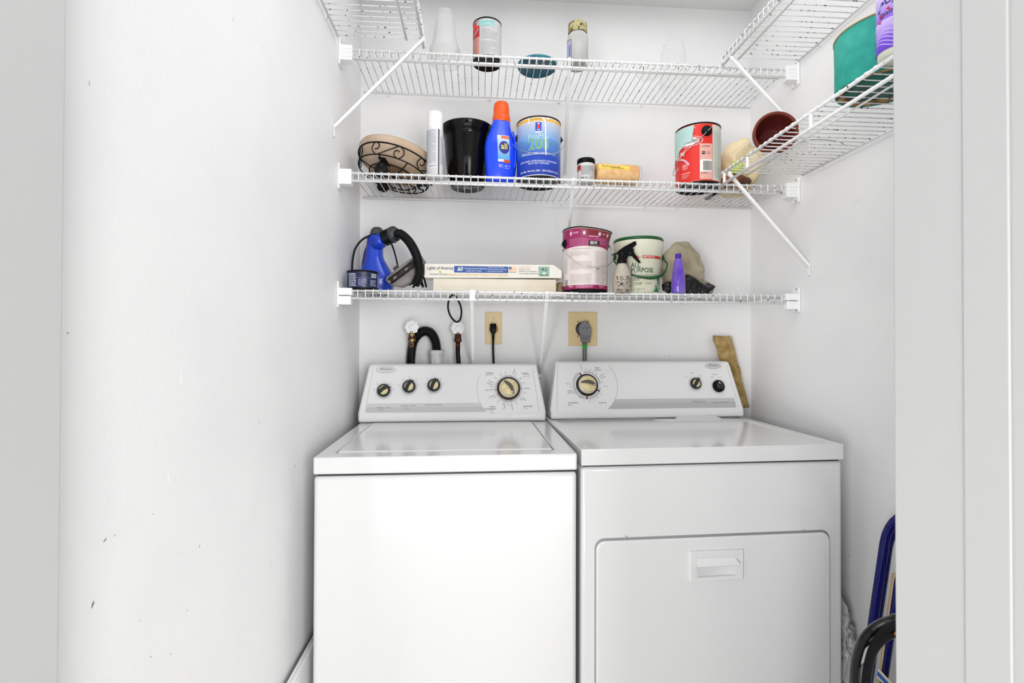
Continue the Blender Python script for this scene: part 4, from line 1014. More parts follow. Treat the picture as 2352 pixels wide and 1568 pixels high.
# ================================================================== STUFF AT THE RIGHT OF THE MIDDLE SHELF
q = P(1782, 306, 1.48)
c14 = thing('terracotta_pot', (q.x, 1.53, 1.800+.0022), 'dark red clay pot lying on its side, its open mouth towards the door', 'pot')
terra = mat('dark_terracotta', '4a1210', .6, spec=.3, col2='581a14', nscale=14, bump=.06)
Rp = .0645
M = Matrix.Translation((0, -.05, Rp)) @ Matrix.Rotation(math.radians(-19), 4, 'Z') @ Matrix.Rotation(math.radians(-90), 4, 'X') @ Matrix.Translation((0, 0, 0))
obj('pot_rim', lathe([(Rp, .013), (Rp+.0006, .002), (.0625, -.0008), (.0570, -.0004), (.0560, .004)], 56, M=M), mat('lighter_terracotta', '6a2c1e', .6, spec=.3), c14)
obj('pot_wall', lathe([(0, .082), (.036, .082), (.040, .078), (.055, .022), (.062, .019), (Rp, .015), (Rp, .002), (.063, .001), (.058, .002), (.055, .012), (.038, .070), (.030, .073), (0, .074)], 56, M=M), terra, c14)
for r_ in (.014, .026): obj('inner_groove', tube([M @ Vector((r_*math.cos(t*.2243), r_*math.sin(t*.2243), .0725)) for t in range(28)], .0012, 6, closed=True), terra, c14)

cb = thing('cloth_bag', (.985, 1.850, z2), 'cream cotton bag slumped behind the red can', 'bag')
cloth = mat('cream_cloth', 'e2d2ac', .85, col2='cdb88c', nscale=7, bump=.4, bscale=220)
def bagshape(q_):
    t = (q_.z+.085)/.17; q_.x += .035*t; return q_
obj('bag_body', blob(.080, .052, .104, .026, 13, 3, 5, .05, bagshape), cloth, cb)
lt = thing('leather_pouch', (.930, 1.742, z2), 'brown leather pouch beneath the cream cotton bag', 'pouch')
obj('pouch_body', blob(.058, .030, .024, .004, 20, 5, 4, .2), mat('brown_leather', '7c4218', .5, col2='50280e', nscale=22, bump=.4, bscale=80), lt)
ball = thing('tennis_ball', (PZ(1698, 382, 1.81).x-.002, 1.705, z2+.0), 'yellow-green tennis ball beside the cream cotton bag', 'ball')
ball.location = (.925, 1.720, z2+.040)
felt = mat('felt_yellow', 'b8cc4c', .95, bump=.5, bscale=500)
bm = bmesh.new(); bmesh.ops.create_uvsphere(bm, u_segments=32, v_segments=20, radius=.0240); bmesh.ops.translate(bm, verts=bm.verts, vec=(0, 0, .0240)); obj('felt', bm, felt, ball)
bm = tube(catmull([(.0240*math.cos(t)*.93, .0240*math.sin(t)*.93, .0240+.009*math.sin(2*t)) for t in [k*math.pi/8 for k in range(16)]], 3, True), .0012, 6, closed=True); obj('seam_line', bm, W_['wplastic'], ball)
gs = thing('grey_scraper', (.905, 1.880, z2), 'flat grey scraper lying at the back of the middle shelf beside the red can', 'scraper', rz=-.09)
obj('scraper_blade', prism(rrect(-.016, .016, .030, .086, .012), .003, Matrix.Rotation(-math.pi/2, 4, 'X') @ Matrix.Translation((0, -.003, 0)) @ Matrix.Scale(-1, 4, (0, 0, 1))), mat('mid_grey_plastic', (.16, .16, .16), .5), gs)
obj('scraper_handle', BX(-.011, .011, -.095, .034, 0, .010), mat('mid_grey_handle', (.18, .18, .18), .5), gs, bevel=.003)

# wire rod scraps lying on the right shelf (thin grey loop)
q = PZ(1760, 400, 1.79)
lp = thing('grey_wire_loop', (1.02, 1.42, 1.8035), 'bent grey wire loop lying on the right wall shelf', 'wire')
obj('wire_strand', tube(catmull([(-.05, .05, .001), (-.07, .02, .0015), (-.06, -.03, .001), (-.02, -.04, .0015), (.04, -.03, .001), (.07, -.01, .0015)], 6), .0012, 6), mat('grey_wire', (.25, .25, .25), .5), lp)

# ================================================================== RIGHT WALL SHELF, NEAR END
zr = 1.800+.0022
tp = thing('drum_planter', (.937, 1.082, zr), 'large teal cylindrical planter with tan edges on the right wall shelf', 'planter')
tealf = mat('teal_fabric', '1f9284', .75, col2='2a9f90', nscale=40, bump=.35, bscale=260, thr=(.35, .65))
Rt = .0985; Ht = .127
obj('drum_wall', lathe([(Rt*.965, .006), (Rt*.98, 0), (Rt, .004), (Rt*1.0, Ht*.5), (Rt*1.012, Ht), (Rt*.985, Ht), (Rt*.97, .008)], 72), tealf, tp)
obj('bottom', lathe([(0, .010), (Rt*.97, .010), (Rt*.97, .007), (0, .007)], 56), mat('teal_bottom', '1f6a5c', .6, col2='3a3a20', nscale=25, thr=(.5, .68)), tp)
obj('bottom_ring', lathe([(Rt*.80, .0072), (Rt*.82, .002), (Rt*.93, .001), (Rt*.965, .004), (Rt*.95, .0072)], 60), mat('stained_glue_ring', 'b88c54', .6, col2='5c3c1c', nscale=30), tp)
obj('top_trim', tube([(Rt*1.006*math.cos(2*math.pi*i/64), Rt*1.006*math.sin(2*math.pi*i/64), Ht) for i in range(64)], .0022, 6, closed=True), mat('tan_trim', 'a08450', .6), tp)
db = thing('disinfectant_bottle', (.866, .968, zr), 'white and purple disinfectant bottle cut off by the door frame', 'bottle')
obj('bottle_body', loft([(0, 0, 0, .030, .030), (.004, 0, 0, .034, .034), (.022, 0, 0, .0355, .0355), (.028, 0, 0, .0345, .0345), (.17, 0, 0, .0345, .0345), (.19, 0, 0, .030, .030), (.205, 0, 0, .016, .016), (.215, 0, 0, .015, .015)], 44, 2), mat('bottle_white', 'dcdcd0', .35), db)
obj('cap', lathe([(.018, .212), (.020, .214), (.020, .245), (.016, .25), (0, .25)], 24), mat('purple_cap', '5a2ca8', .35), db)
p = Print(cyl_fn(.0356)); p.rect(-.110, .012, .110, .040, '5a2cc0', '7a4cd0', n=60); p.rect(-.110, .040, .110, .075, '8a5cd8', 'cdbcf0', n=60); p.rect(-.110, .075, .110, .125, '8a5cd8', 'cdbcf0', n=60); p.rect(-.108, .125, .108, .168, 'dcd4f4', 'e6e0f8', n=60); p.up()
for k in range(5): p.stroke([(-.046+.006*i, .046-.006*k+.008*math.sin(i*.45+k*.3)) for i in range(16)], .0014, 'd4c4f8')
p.up(); p.stroke([(-.036, .072), (-.028, .084), (-.016, .094), (-.002, .100), (.014, .104)], .008, 'c4202c'); p.up(); p.stroke([(-.038, .094), (-.026, .112)], .006, '241c78'); p.text('Disinfects', -.007, .088, .014, '2c1c74', bold=.025, rot=.12, skew=.02)
p.text('Lysol', -.002, .116, .022, '241c78', bold=.02, rot=.25); p.text('Kills Germs', .002, .060, .0055, 'e8e0ff')
p.build('label', db); face(db, .93)

# ================================================================== LOWEST SHELF
# blue steamer with hose
y = 1.875; x = spot(866, y, z3); H = top(866, 541, y, z3); k = H/.185
st = thing('steam_cleaner', (x, y, z3), 'blue handheld steam cleaner with a black ribbed hose', 'steam cleaner')
bl = mat('steamer_blue', '1440c0', .3, col2='0a2c9c', nscale=10, thr=(.4, .7), coat=.3)
obj('tank', loft([(0, 0, 0, .050, .045), (.012, 0, 0, .058, .052), (.034*k, 0, 0, .066, .055), (.046*k, 0, 0, .069, .056), (.058*k, -.001, 0, .064, .053), (.085*k, -.003, 0, .048, .045), (.108*k, -.005, 0, .034, .036), (.120*k, -.006, 0, .0305, .033), (.150*k, -.007, 0, .0295, .030), (.176*k, -.008, 0, .0265, .027), (.185*k, -.008, 0, .021, .024)], 40, 2.3), bl, st)
obj('base_skirt', loft([(0, 0, 0, .054, .048), (.035*k, 0, 0, .060, .053), (.037*k, 0, 0, .056, .050)], 40, 2.3), mat('steamer_black', (.006, .005, .005), .3, col2=(.06, .03, .015), nscale=8, thr=(.6, .8), spec=.3), st)
obj('rear_handle', tube(catmull([(-.024, .0, .165*k), (-.040, .004, .13*k), (-.048, .006, .09*k), (-.055, .004, .045*k)], 6), .0075, 10), mat('steamer_navy', '0a1c78', .35), st)
obj('filler_cap', lathe([(.020, .175*k), (.0255, .180*k), (.0265, .190*k), (.023, .203*k), (.014, .2115*k), (0, .213*k)], 40, M=Matrix.Translation((.000, .008, 0)), sc=lambda a: 1+.03*math.cos(10*a)), mat('cap_grey', '44443f', .5), st)
obj('hose_socket', tube([(-.004, -.01, .150*k), (.016, -.018, .166*k), (.026, -.020, .170*k)], [.027, .029, .028], 20), bl, st)
def W(px, py, yy): return P(px, py, yy)-st.location
path = [W(884, 548, y-.022), W(897, 542, y-.030), W(909, 536, y-.040)]
obj('hose_cuff', corr(catmull(path, 6), .0250, .0285, .0062, 22), W_['rubber'], st)
path = catmull([W(906, 539, y-.045), W(918, 537, y-.060), W(933, 548, y-.078), W(946, 565, y-.108), W(957, 588, y-.126), W(963, 612, y-.133), W(962, 635, y-.133), W(953, 656, y-.128)], 8)
obj('ribbed_hose', corr(path, .0128, .0162, .0085, 16), W_['rubber'], st)
obj('hose_elbow', tube([W(900, 541, y-.034), W(907, 538, y-.040), W(914, 539, y-.045)], [.0300, .0285, .0185], 22), mat('elbow_grey', '3c4044', .45), st)
obj('power_cord', tube(catmull([W(876, 537, y-.015), W(855, 540, y-.02), W(832, 551, y-.03), W(816, 572, y-.035), W(810, 598, y-.035), W(809, 625, y-.035), W(812, 655, y-.03)], 8), .0037, 8), W_['rubber'], st)
obj('power_cord', tube(catmull([W(895, 553, y+.01), W(903, 570, y+.01), (W(910, 595, y+.01)), W(914, 615, y+.01), W(916, 645, y+.0)], 8), .0030, 8), W_['rubber'], st)
# vacuum brush head leaning
bh = thing('brush_head', (spot(928, 1.785, z3), 1.785, z3), 'grey vacuum brush head tilted against the black hose', 'brush head')
O_ = bh.location
dirx = (P(968, 594, 1.785)-P(890, 652, 1.785)).normalized(); nrm = Vector((0, -1, 0)); side = dirx.cross(nrm)
if side.z > 0: side = -side
Lb = (P(968, 594, 1.785)-P(888, 652, 1.785)).length
MB_ = Matrix((dirx, nrm, side)).transposed().to_4x4(); MB_.translation = P(888, 646, 1.785)-O_
gry = mat('brush_grey', '857f7d', .5, col2='6c6866', nscale=20)
body = [(0, .0), (.006, -.008), (Lb*.55, -.011), (Lb-.006, -.008), (Lb, 0), (Lb, .026), (.07, .058), (.03, .050), (.004, .020)]
bmx = bmesh.new(); A = [bmx.verts.new(MB_ @ Vector((a, .018, b_))) for a, b_ in body]; B = [bmx.verts.new(MB_ @ Vector((a, -.028, b_))) for a, b_ in body]
bmx.faces.new(A); bmx.faces.new(B[::-1])
for i in range(len(A)): bmx.faces.new((A[i], A[(i+1) % len(A)], B[(i+1) % len(A)], B[i]))
obj('brush_body', bmx, gry, bh, bevel=.003)
for a in range(int(Lb/.0042)-3):
    pass
bmx = bmesh.new()
for rowz in (.003, .020):
    for a in range(int((Lb-.016)/.0034)):
        xx = .008+a*.0034; box(bmx, xx, xx+.0022, .017, .028+rnd.uniform(0, .004), rowz-.002, rowz+.003+rnd.uniform(0, .0015), M=MB_)
tag(obj('bristle_rows', bmx, W_['rubber'], bh, smooth=False), kind='stuff')
bmx = bmesh.new(); box(bmx, .012, Lb-.01, .0185, .0205, .008, .0155, M=MB_); obj('suction_slot', bmx, mat('slot_dark', '4c403a', .6), bh)
for a in (.025, .075):
    bmx = bmesh.new(); box(bmx, a, a+.014, .020, .023, .006, .017, M=MB_); obj('slot_clip', bmx, mat('clip_grey', '77706c', .5), bh, bevel=.002)
bmx = bmesh.new(); box(bmx, .045, .066, -.01, .012, -.022, -.006, M=MB_); obj('latch', bmx, mat('latch_brown', '3c322c', .6), bh, bevel=.002)
# tangled black cable beside it
cbx = thing('black_cable', (spot(975, 1.80, z3), 1.80, z3), 'tangled black cable between the brush head and the white cartons', 'cable')
def W2(px, py, yy): return P(px, py, yy)-cbx.location
for pts in ([(958, 577, 1.83), (968, 592, 1.82), (973, 612, 1.82), (969, 635, 1.82), (958, 650, 1.81), (948, 660, 1.80)], [(963, 625, 1.79), (974, 640, 1.79), (979, 660, 1.79)], [(965, 605, 1.83), (975, 622, 1.83), (968, 640, 1.83), (972, 658, 1.82)], [(940, 655, 1.80), (952, 648, 1.80), (966, 652, 1.80), (972, 660, 1.80)]):
    obj('cable_strand', tube(catmull([W2(*q_) for q_ in pts], 7), .0036, 8), W_['rubber'], cbx)
# hanging loop below the shelf
hl = thing('cable_loop', (spot(1045, 1.72, z3), 1.75, ZS[2]), 'black cable loop hanging below the lowest shelf', 'cable')
def W3(px, py): return P(px, py, 1.75)-hl.location
obj('cable_strand', tube(catmull([W3(1040, 676), W3(1032, 686), W3(1029, 704), W3(1033, 722), W3(1042, 735), W3(1050, 739), W3(1057, 733), W3(1060, 716), W3(1057, 700), W3(1050, 686), W3(1044, 676)], 7), .0034, 8), W_['rubber'], hl)

# the two long cartons
y = 1.76
a, b_ = P(995, 650, y), P(1277, 652, y); ht = top(1135, 640, y, z3)
k1 = thing('long_carton', ((a.x+b_.x)/2, y, z3), 'plain cream long carton lying flat, the lower of the pair', 'box')
card = mat('cream_card', 'e4dccb', .6, col2='dcd2bc', nscale=7)
obj('carton_body', BX(a.x-k1.location.x, b_.x-k1.location.x, 0, .075, 0, ht), card, k1, smooth=False, bevel=.0012)
obj('end_flap', BX(b_.x-k1.location.x, b_.x-k1.location.x+.0015, .002, .073, .002, ht-.004), mat('card_edge', 'b89c70', .7), k1, smooth=False)
a2, b2 = P(975, 620, y-.004), P(1290, 620, y-.004); h2_ = top(1135, 608, y, z3)-ht-.0006
k2 = thing('long_carton', ((a2.x+b2.x)/2, y-.004, z3+ht+.0006), 'printed white light-fixture carton lying flat, the upper of the pair', 'box')
x0, x1 = a2.x-k2.location.x, b2.x-k2.location.x
obj('carton_body', prism([(x0, 0), (x1, .004), (x1, h2_*.62), (x1-.028, h2_+.002), (x0, h2_)], .078), mat('white_card', 'e8e4da', .5), k2, smooth=False, bevel=.0010)
p = Print(plane_fn((x0, -.0004, 0), (1, 0, 0), (0, 0, 1), (0, -1, 0))); Lc = x1-x0; q_ = Lc/315
tx = lambda px: (px-975)*q_
tz = lambda px, py: h2_*(1-(py-607+(px-975)*.009)/30.5)
p.rect(tx(1042), h2_*.40, tx(1166), h2_*.87, '1c4c98', n=1); p.up()
p.text('Lights of America', tx(1010), h2_*.70, .0165, '16204c', shear=.25, sx=.78, bold=.005); p.poly([(tx(1010), h2_*.55), (tx(1006), h2_*.35), (tx(1010), h2_*.40), (tx(1016), h2_*.34)], 'b4c83c')
p.text('60', tx(1055), h2_*.64, .019, 'ffffff', shear=.25, bold=.03); p.text('Vatios Equivalentes de Iluminación', tx(1091), h2_*.70, .0078, 'e8ecff', sx=.72, shear=.2, bold=.01); p.text('¡Utiliza sólo 15 vatios!', tx(1087), h2_*.53, .0075, 'e8ecff', sx=.8, shear=.2)
for i, t in enumerate(('• AHORRA HASTA 75% DE LUZ', '• ENCIENDE RÁPIDO Y SILENCIOSO', '• DURA HASTA 8 VECES MÁS')): p.text(t, tx(1117), h2_*(.78-.135*i), .0052, 'dfe6ff', align='L', sx=.85)
p.text('Fluorescente de 46 cm.', tx(1006), h2_*.26, .0088, '3a3a44', sx=.72, shear=.2); p.text('Instalación de Luz Para Poner Debajo de los Gabinetes', tx(1094), h2_*.25, .0125, 'd8b04c', sx=.80, shear=.2)
p.rect(tx(1167), h2_*.50, tx(1186), h2_*.86, 'e8b894', n=1); p.up(); p.rect(tx(1167), h2_*.68, tx(1174), h2_*.86, '4a6a94', n=1)
for i in range(3): p.rect(tx(1174), h2_*(.54+.11*i), tx(1186), h2_*(.58+.11*i), 'f4e4d4', n=1)
p.micro(tx(1168), h2_*.42, tx(1186), h2_*.47, 1, '7a7a80', h=.7)
for i, (t, c_) in enumerate((('Concepto Diseno', 'd8a088'), ('Ilumina la cocina.', '3c3c40'), ('Embellece sus mostradores.', '3c3c40'), ('Hace el trabajo más eficiente.', '3c3c40'))): p.text(t, tx(1191), h2_*(.86-.16*i), .0066, c_, align='L', sx=.88)
p.rect(tx(1236), h2_*.20, tx(1261), h2_*.90, '8fb0a0', n=1); p.up(); p.disc(tx(1249), h2_*.40, .006, .0045, 'dde8e4', 14); p.disc(tx(1246), h2_*.70, .0045, .004, '3c5448', 12); p.disc(tx(1253), h2_*.66, .0035, .005, '5c7c6c', 12); p.rect(tx(1240), h2_*.25, tx(1258), h2_*.32, '4c685c', n=1)
p.build('carton_print', k2)
cw = thing('crumpled_wrap', (spot(1288, 1.83, z3), 1.835, z3), 'crumpled tan paper wrap behind the cartons beside the magenta can', 'paper')
obj('paper_lump', blob(.022, .03, .024, .008, 30, 9, 4, .2), mat('tan_paper', 'b8a684', .8, col2='5c4a30', nscale=30), cw)

# joint compound bucket
y = 1.800; x = spot(1466, y, z3); H = top(1466, 541, y-.088, z3); Rb, Rt_ = .0735, .0885
bk = thing('plastic_bucket', (x, y, z3), 'white all-purpose compound bucket with a green rim and green handle', 'bucket')
def br(z): return Rb+(Rt_-Rb)*(z/H)
obj('bucket_wall', lathe([(0, .002), (Rb*.92, .002), (Rb*.96, 0), (Rb, .004), (br(H*.70), H*.70), (br(H*.72)+.0018, H*.712), (br(H*.80)+.0018, H*.80), (br(H*.82)+.003, H*.815), (br(H*.93)+.0025, H*.93), (Rt_, H*.95), (Rt_, H-.004), (Rt_*.96, H-.004), (Rb*.95, .01), (0, .008)], 72), mat('bucket_plastic', 'd6d6c0', .35), bk)
obj('green_rim', lathe([(Rt_*.965, H-.006), (Rt_*1.01, H-.010), (Rt_*1.02, H-.004), (Rt_*1.0, H+.001), (Rt_*.96, H), (Rt_*.965, H-.006)], 64), mat('green_plastic', '0c5424', .3), bk)
gp = W_['gp'] = mat('green_handle', '0a4a1e', .35)
path = []
for a, zz, e in ((-1.50, .66, .006), (-1.35, .60, .012), (-1.0, .46, .007), (-.6, .335, .006), (-.1, .275, .006), (.35, .275, .006), (.75, .33, .008), (1.1, .44, .014), (1.4, .58, .018), (1.52, .64, .012), (1.55, .72, .006)):
    rr_ = br(zz*H)+e+.004; path.append(Vector((rr_*math.sin(a), -rr_*math.cos(a), zz*H)))
cp = catmull(path, 6); nn = len(cp)
rs = [.0026+.0032*math.exp(-((i/nn-.50)/.16)**2) for i in range(nn)]
obj('bail_handle', tube(cp, rs, 10), gp, bk)
for a in (-1.5, 1.55):
    obj('handle_loop', tube([Vector(((br(H*.7)+.006)*math.sin(a)+.008*math.cos(t)*math.cos(a), -(br(H*.7)+.006)*math.cos(a)+.008*math.cos(t)*math.sin(a), H*.70+.011*math.sin(t))) for t in [k_*math.pi/8 for k_ in range(16)]], .0028, 8, closed=True), gp, bk)
p = Print(lambda u, v, o_: ((br(v)+o_+.0006+(.0018 if v > H*.70 else 0))*math.sin(u/.08), -(br(v)+o_+.0006+(.0018 if v > H*.70 else 0))*math.cos(u/.08), v))
p.rect(-.012, H*.615, .072, H*.665, 'b8201c', n=18, m=2); p.poly([(-.036, H*.625), (-.028, H*.60), (-.020, H*.63), (-.026, H*.665)], 'c43028'); p.poly([(-.024, H*.60), (-.014, H*.64), (-.013, H*.66), (-.020, H*.62)], '7a7a74'); p.up()
p.text('SHEETROCK', .010, H*.640, .0088, 'ecd8cc', bold=.015)
p.text('ALL', -.034, H*.495, .024, '12502c', sx=.85, bold=.015); p.text('PURPOSE', -.0105, H*.405, .0228, '12502c', sx=.86, bold=.015)
p.text('Todo Propósito', -.020, H*.325, .0098, '8aa878', sx=.85); p.text('Joint Compound', .026, H*.330, .0064, '3c6c4c'); p.text('Compuesto para juntas', .026, H*.305, .005, '8ab090')
p.rect(-.042, H*.262, .002, H*.275, '5c2c24', n=5); p.micro(-.042, H*.228, -.010, H*.245, 1, '3c3c34', h=.7); p.micro(-.040, H*.17, -.006, H*.19, 1, '3c6c3c', h=.7); p.micro(.0, H*.17, .028, H*.185, 1, '4c8c4c', h=.7); p.micro(-.040, H*.145, -.006, H*.16, 1, '6c8c4c', h=.6)
p.text('5.6 @(3.17 L)', -.020, H*.08, .0095, '8a8a80', sx=.8)
for k_ in range(24):
    a, c_ = rnd.uniform(.040, .070), H*rnd.uniform(.04, .28); s_ = rnd.uniform(.004, .010)
    if (c_/H) < (a-.034)*9+.05: p.poly([(a, c_), (a+s_, c_-s_*.4), (a+s_*.3, c_+s_)], rnd.choice(('2c8a44', '4ca45c', '14602c', '7cc084'))); p.l += .05
p.poly([(.036, H*.045), (.068, H*.04), (.055, H*.12)], '1c7c38'); p.poly([(.055, H*.30), (.061, H*.23), (.052, H*.24)], '2c8a44')
p.l += 1; p.stroke([(.036, H*.046), (.072, H*.036)], .0008, '20402c')
p.build('label', bk)

# spray bottle in front of it
y = 1.712; x = spot(1429, y, z3); k = top(1432, 556, y, z3)/.170
sb = thing('spray_bottle', (x, y+.002, z3), 'cloudy grey spray bottle with a black trigger head in front of the bucket', 'bottle')
cloudy = mat('cloudy_plastic', 'b4aa9c', .4, col2='a0968a', nscale=12, trans=.0)
obj('bottle_body', lathe([(0, .002), (.026, .002), (.0285, 0), (.0315, .005), (.0325, .020), (.0325, .050*k), (.031, .062*k), (.025, .080*k), (.0175, .092*k), (.0145, .098*k), (.0145, .102*k), (0, .102*k)], 44), cloudy, sb)
obj('collar', lathe([(.0145, .098*k), (.0165, .099*k), (.0162, .110*k), (.0125, .122*k), (.0125, .136*k), (0, .138*k)], 36, sc=lambda a: 1+.03*math.cos(18*a)), W_['black'], sb)
def FW(px, py): q_ = P(px, py, y)-sb.location; return (q_.x, q_.z)
def plate(name, pix, half, parent, m, bev=.0025):
    b_ = bmesh.new(); pts = [FW(*q_) for q_ in pix]; prism(pts, 2*half, Matrix.Translation((0, -half, 0)), b_); return obj(name, b_, m, parent, bevel=bev)
hd = plate('spray_head', [(1416, 582), (1420, 575), (1432, 566), (1449, 557), (1457, 555), (1460, 562), (1450, 570), (1444, 583), (1438, 596), (1423, 596), (1422, 583)], .009, sb, W_['black'])
plate('nozzle', [(1450, 556), (1459, 553), (1461, 561), (1453, 565)], .0095, hd, W_['black'], .002)
plate('trigger', [(1448, 570), (1455, 570), (1455, 578), (1462, 588), (1472, 603), (1466, 601), (1455, 590), (1450, 582)], .0055, sb, W_['black'], .0015)
plate('trigger_guard', [(1440, 580), (1452, 583), (1452, 587), (1440, 585)], .003, sb, W_['black'], .001)
plate('rear_spur', [(1404, 583), (1412, 580), (1420, 577), (1420, 582), (1412, 584), (1405, 585)], .003, sb, W_['charcoal'], .001)
p = Print(cyl_fn(.0325))
for u_, v_, pts in ((-.022, .046, [(-.004, -.006), (-.002, .006), (-.005, .003)]), (-.012, .044, [(0, .008), (0, -.006), (.005, -.005)]), (.012, .046, [(-.005, .008), (.004, -.002)]), (.012, .046, [(.004, .008), (-.004, -.002)]), (.024, .042, [(-.004, .006), (0, -.004), (.004, .006)]),
                    (.010, .030, [(-.009, -.004), (.010, .002)]), (.010, .030, [(-.004, -.004), (.002, .006)]), (-.018, .032, [(-.008, .002), (-.002, .004), (.004, .0)]), (.026, .034, [(-.004, 0), (.008, .003)]), (.026, .030, [(-.004, 0), (.008, .003)])):
    p.stroke([(u_+a, (v_+b_)*k) for a, b_ in pts], .0018, '14120f')
p.arc(.014, .040*k, .0045, .0056, 0, 6.2, '1c1a18', 18); p.disc(-.010, .028*k, .006, .0045, '1a1815', 12); p.disc(-.018, .022*k, .008, .003, '6c6454', 12); p.disc(.034, .022*k, .0035, .0035, '141210', 12); p.disc(-.018, .008*k, .012, .003, '5c5444', 12); p.disc(.010, .006*k, .006, .0025, '2c2820', 12)
for _ in range(26):
    a, b_ = rnd.uniform(-.034, .036), rnd.uniform(.016, .052)*k; c_ = rnd.uniform(0, 3.1); l_ = rnd.uniform(.002, .005)
    p.stroke([(a, b_), (a+l_*math.cos(c_), b_+l_*math.sin(c_)), (a+l_*math.cos(c_)+l_*.6*math.cos(c_+1.4), b_+l_*math.sin(c_)+l_*.6*math.sin(c_+1.4))], rnd.uniform(.0008, .0018), '1c1814')
p.build('black_scribbles', sb)
for dx in (.016, -.0165):
    p = Print(plane_fn((dx, -.002, .075*k), (1, 0, 0), (0, 0, 1), (0, -1, 0)))
# purple bottle
y = 1.722; x = spot(1558, y, z3); H = top(1557, 583, y, z3)
pb_ = thing('purple_bottle', (x, y, z3), 'slim translucent purple bottle without a cap on the lowest shelf', 'bottle')
obj('bottle_body', lathe([(0, .002), (.020, .001), (.0240, .003), (.0255, .010), (.0235, H*.35), (.0175, H*.70), (.0150, H*.80), (.0140, H*.835), (.0096, H*.86), (.0094, H*.885)], 40), mat('purple_plastic', '6a3cd0', .10, col2='a084e4', nscale=9, thr=(.35, .65), trans=.45, coat=.5, ior=1.35), pb_)
obj('neck', lathe([(.0095, H*.88), (.0112, H*.895), (.0098, H*.91), (.0112, H*.93), (.0100, H*.95), (.0108, H*.97), (.0102, H), (.008, H), (.008, H*.90)], 32), mat('purple_neck', '3c1c98', .2), pb_)

# beige sack and black plastic bag
sk = thing('beige_sack', (spot(1566, 1.872, z3), 1.872, z3), 'crumpled beige paper sack behind the purple bottle', 'bag')
def sackshape(q_):
    t = (q_.z+.09)/.18; q_.x *= 1.10-.18*t; q_.x += -.010*t+.004; return q_
obj('sack_body', blob(.078, .052, .112, .014, 14, 12, 5, .10, sackshape), mat('beige_sack', '9c917b', .85, col2='b8ae98', nscale=5, bump=.3, bscale=120), sk)
obj('sack_fold', blob(.040, .03, .034, .010, 22, 21, 4, .2, lambda q_: q_+Vector((.072, -.012, 0))), mat('beige_sack_fold', 'a49880', .85, bump=.3, bscale=120), sk)
bp = thing('black_plastic_bag', (spot(1580, 1.79, z3), 1.795, z3), 'shiny black plastic bag crumpled around the purple bottle', 'bag')
blackp = mat('shiny_black_film', (.003, .003, .0035), .2, bump=.3, bscale=40, dist=.004)
def bps(q_):
    t = (q_.x+.09)/.18; q_.z *= 1.0-.30*math.sin(t*9)*.6; return q_
obj('plastic_film', blob(.098, .036, .034, .012, 22, 4, 5, .2, bps), blackp, bp)

# ================================================================== PLUMBING AND POWER ON THE BACK WALL
WY = YB
def valve(px, py, label, body, hosecol, loop=False):
    c = P(px, py, WY-.055); t = thing('water_valve', (c.x, WY, c.z), label, 'valve')
    M = Matrix.Translation((0, -.055, 0)) @ Matrix.Rotation(math.pi/2, 4, 'X')
    clear = mat('white_valve_handle', (.85, .85, .85), .25)
    o = obj('hand_wheel', lathe([(.011, -.003), (.017, -.002), (.0235, -.004), (.0268, -.001), (.0268, .004), (.0235, .007), (.017, .004), (.011, .005), (.0085, .009), (0, .0095)], 64, M=M, sc=lambda a: 1+.075*math.cos(8*a)), clear, t)
    for j in range(8):
        a = j*math.pi/4; Mj = M @ Matrix.Rotation(a, 4, 'Z'); b_ = bmesh.new(); box(b_, .009, .023, -.0016, .0016, .002, .0075, M=Mj); obj('wheel_rib', b_, clear, o, bevel=.0006)
    obj('stem', tube([(0, -.052, 0), (0, -.002, -.0)], .009, 14), W_['steel'], t)
    obj('wall_flange', lathe([(0, .004), (.018, .003), (.021, 0), (0, 0)], 24, M=Matrix.Translation((0, 0, 0)) @ Matrix.Rotation(math.pi/2, 4, 'X')), W_['steel'], t)
    br_ = mat('valve_brass', body, .4, .7, col2='4c2c1c', nscale=50)
    obj('valve_outlet', tube([(0, -.030, 0), (0, -.050, -.022), (0, -.058, -.044)], [.010, .012, .0125], 16), br_, t)
    obj('hose_nut', lathe([(0, 0), (.0148, 0), (.0148, .014), (.012, .017), (0, .017)], 12, M=Matrix.Translation((0, -.058, -.055))), br_, t, smooth=False)
    obj('crimp_sleeve', tube([(0, -.058, -.052), (0, -.058, -.078)], .0090, 16), br_, t)
    hz = -(c.z-.93)
    obj('supply_hose', tube(catmull([(0, -.058, -.074), (0, -.058, -.10), (.003, -.056, -.14), (.005, -.050, -.20), (.004, -.045, hz)], 6), .0088 if not loop else .0088, 14), W_['rubber'], t)
    return t
v1 = valve(946, 751, 'white-handled water valve on the wall beside the ribbed drain hose', '9a8a60', 0)
v2 = valve(1052, 753, 'white-handled water valve on the wall under the cable loop', '46200f', 0, True)
def WP(px, py, yy): return P(px, py, yy)
dh = thing('drain_hose', WP(975, 835, 1.955), 'black ribbed drain hose bending over into the wall pipe', 'hose')
pth = [WP(941, 900, 1.988), WP(942, 860, 1.988), WP(944, 820, 1.988), WP(948, 790, 1.988), WP(958, 771, 1.986), WP(973, 760, 1.980), WP(989, 764, 1.974), WP(999, 780, 1.968), WP(1003, 800, 1.966), WP(1003, 822, 1.966)]
obj('ribbed_tube', corr(catmull([q_-dh.location for q_ in pth], 8), .0155, .0192, .0072, 18), W_['rubber'], dh)
sp = thing('standpipe', (WP(1003, 830, 1.966).x, 1.966, WP(1003, 806, 1.966).z-.22), 'white plastic-wrapped drain standpipe rising behind the washer', 'pipe')
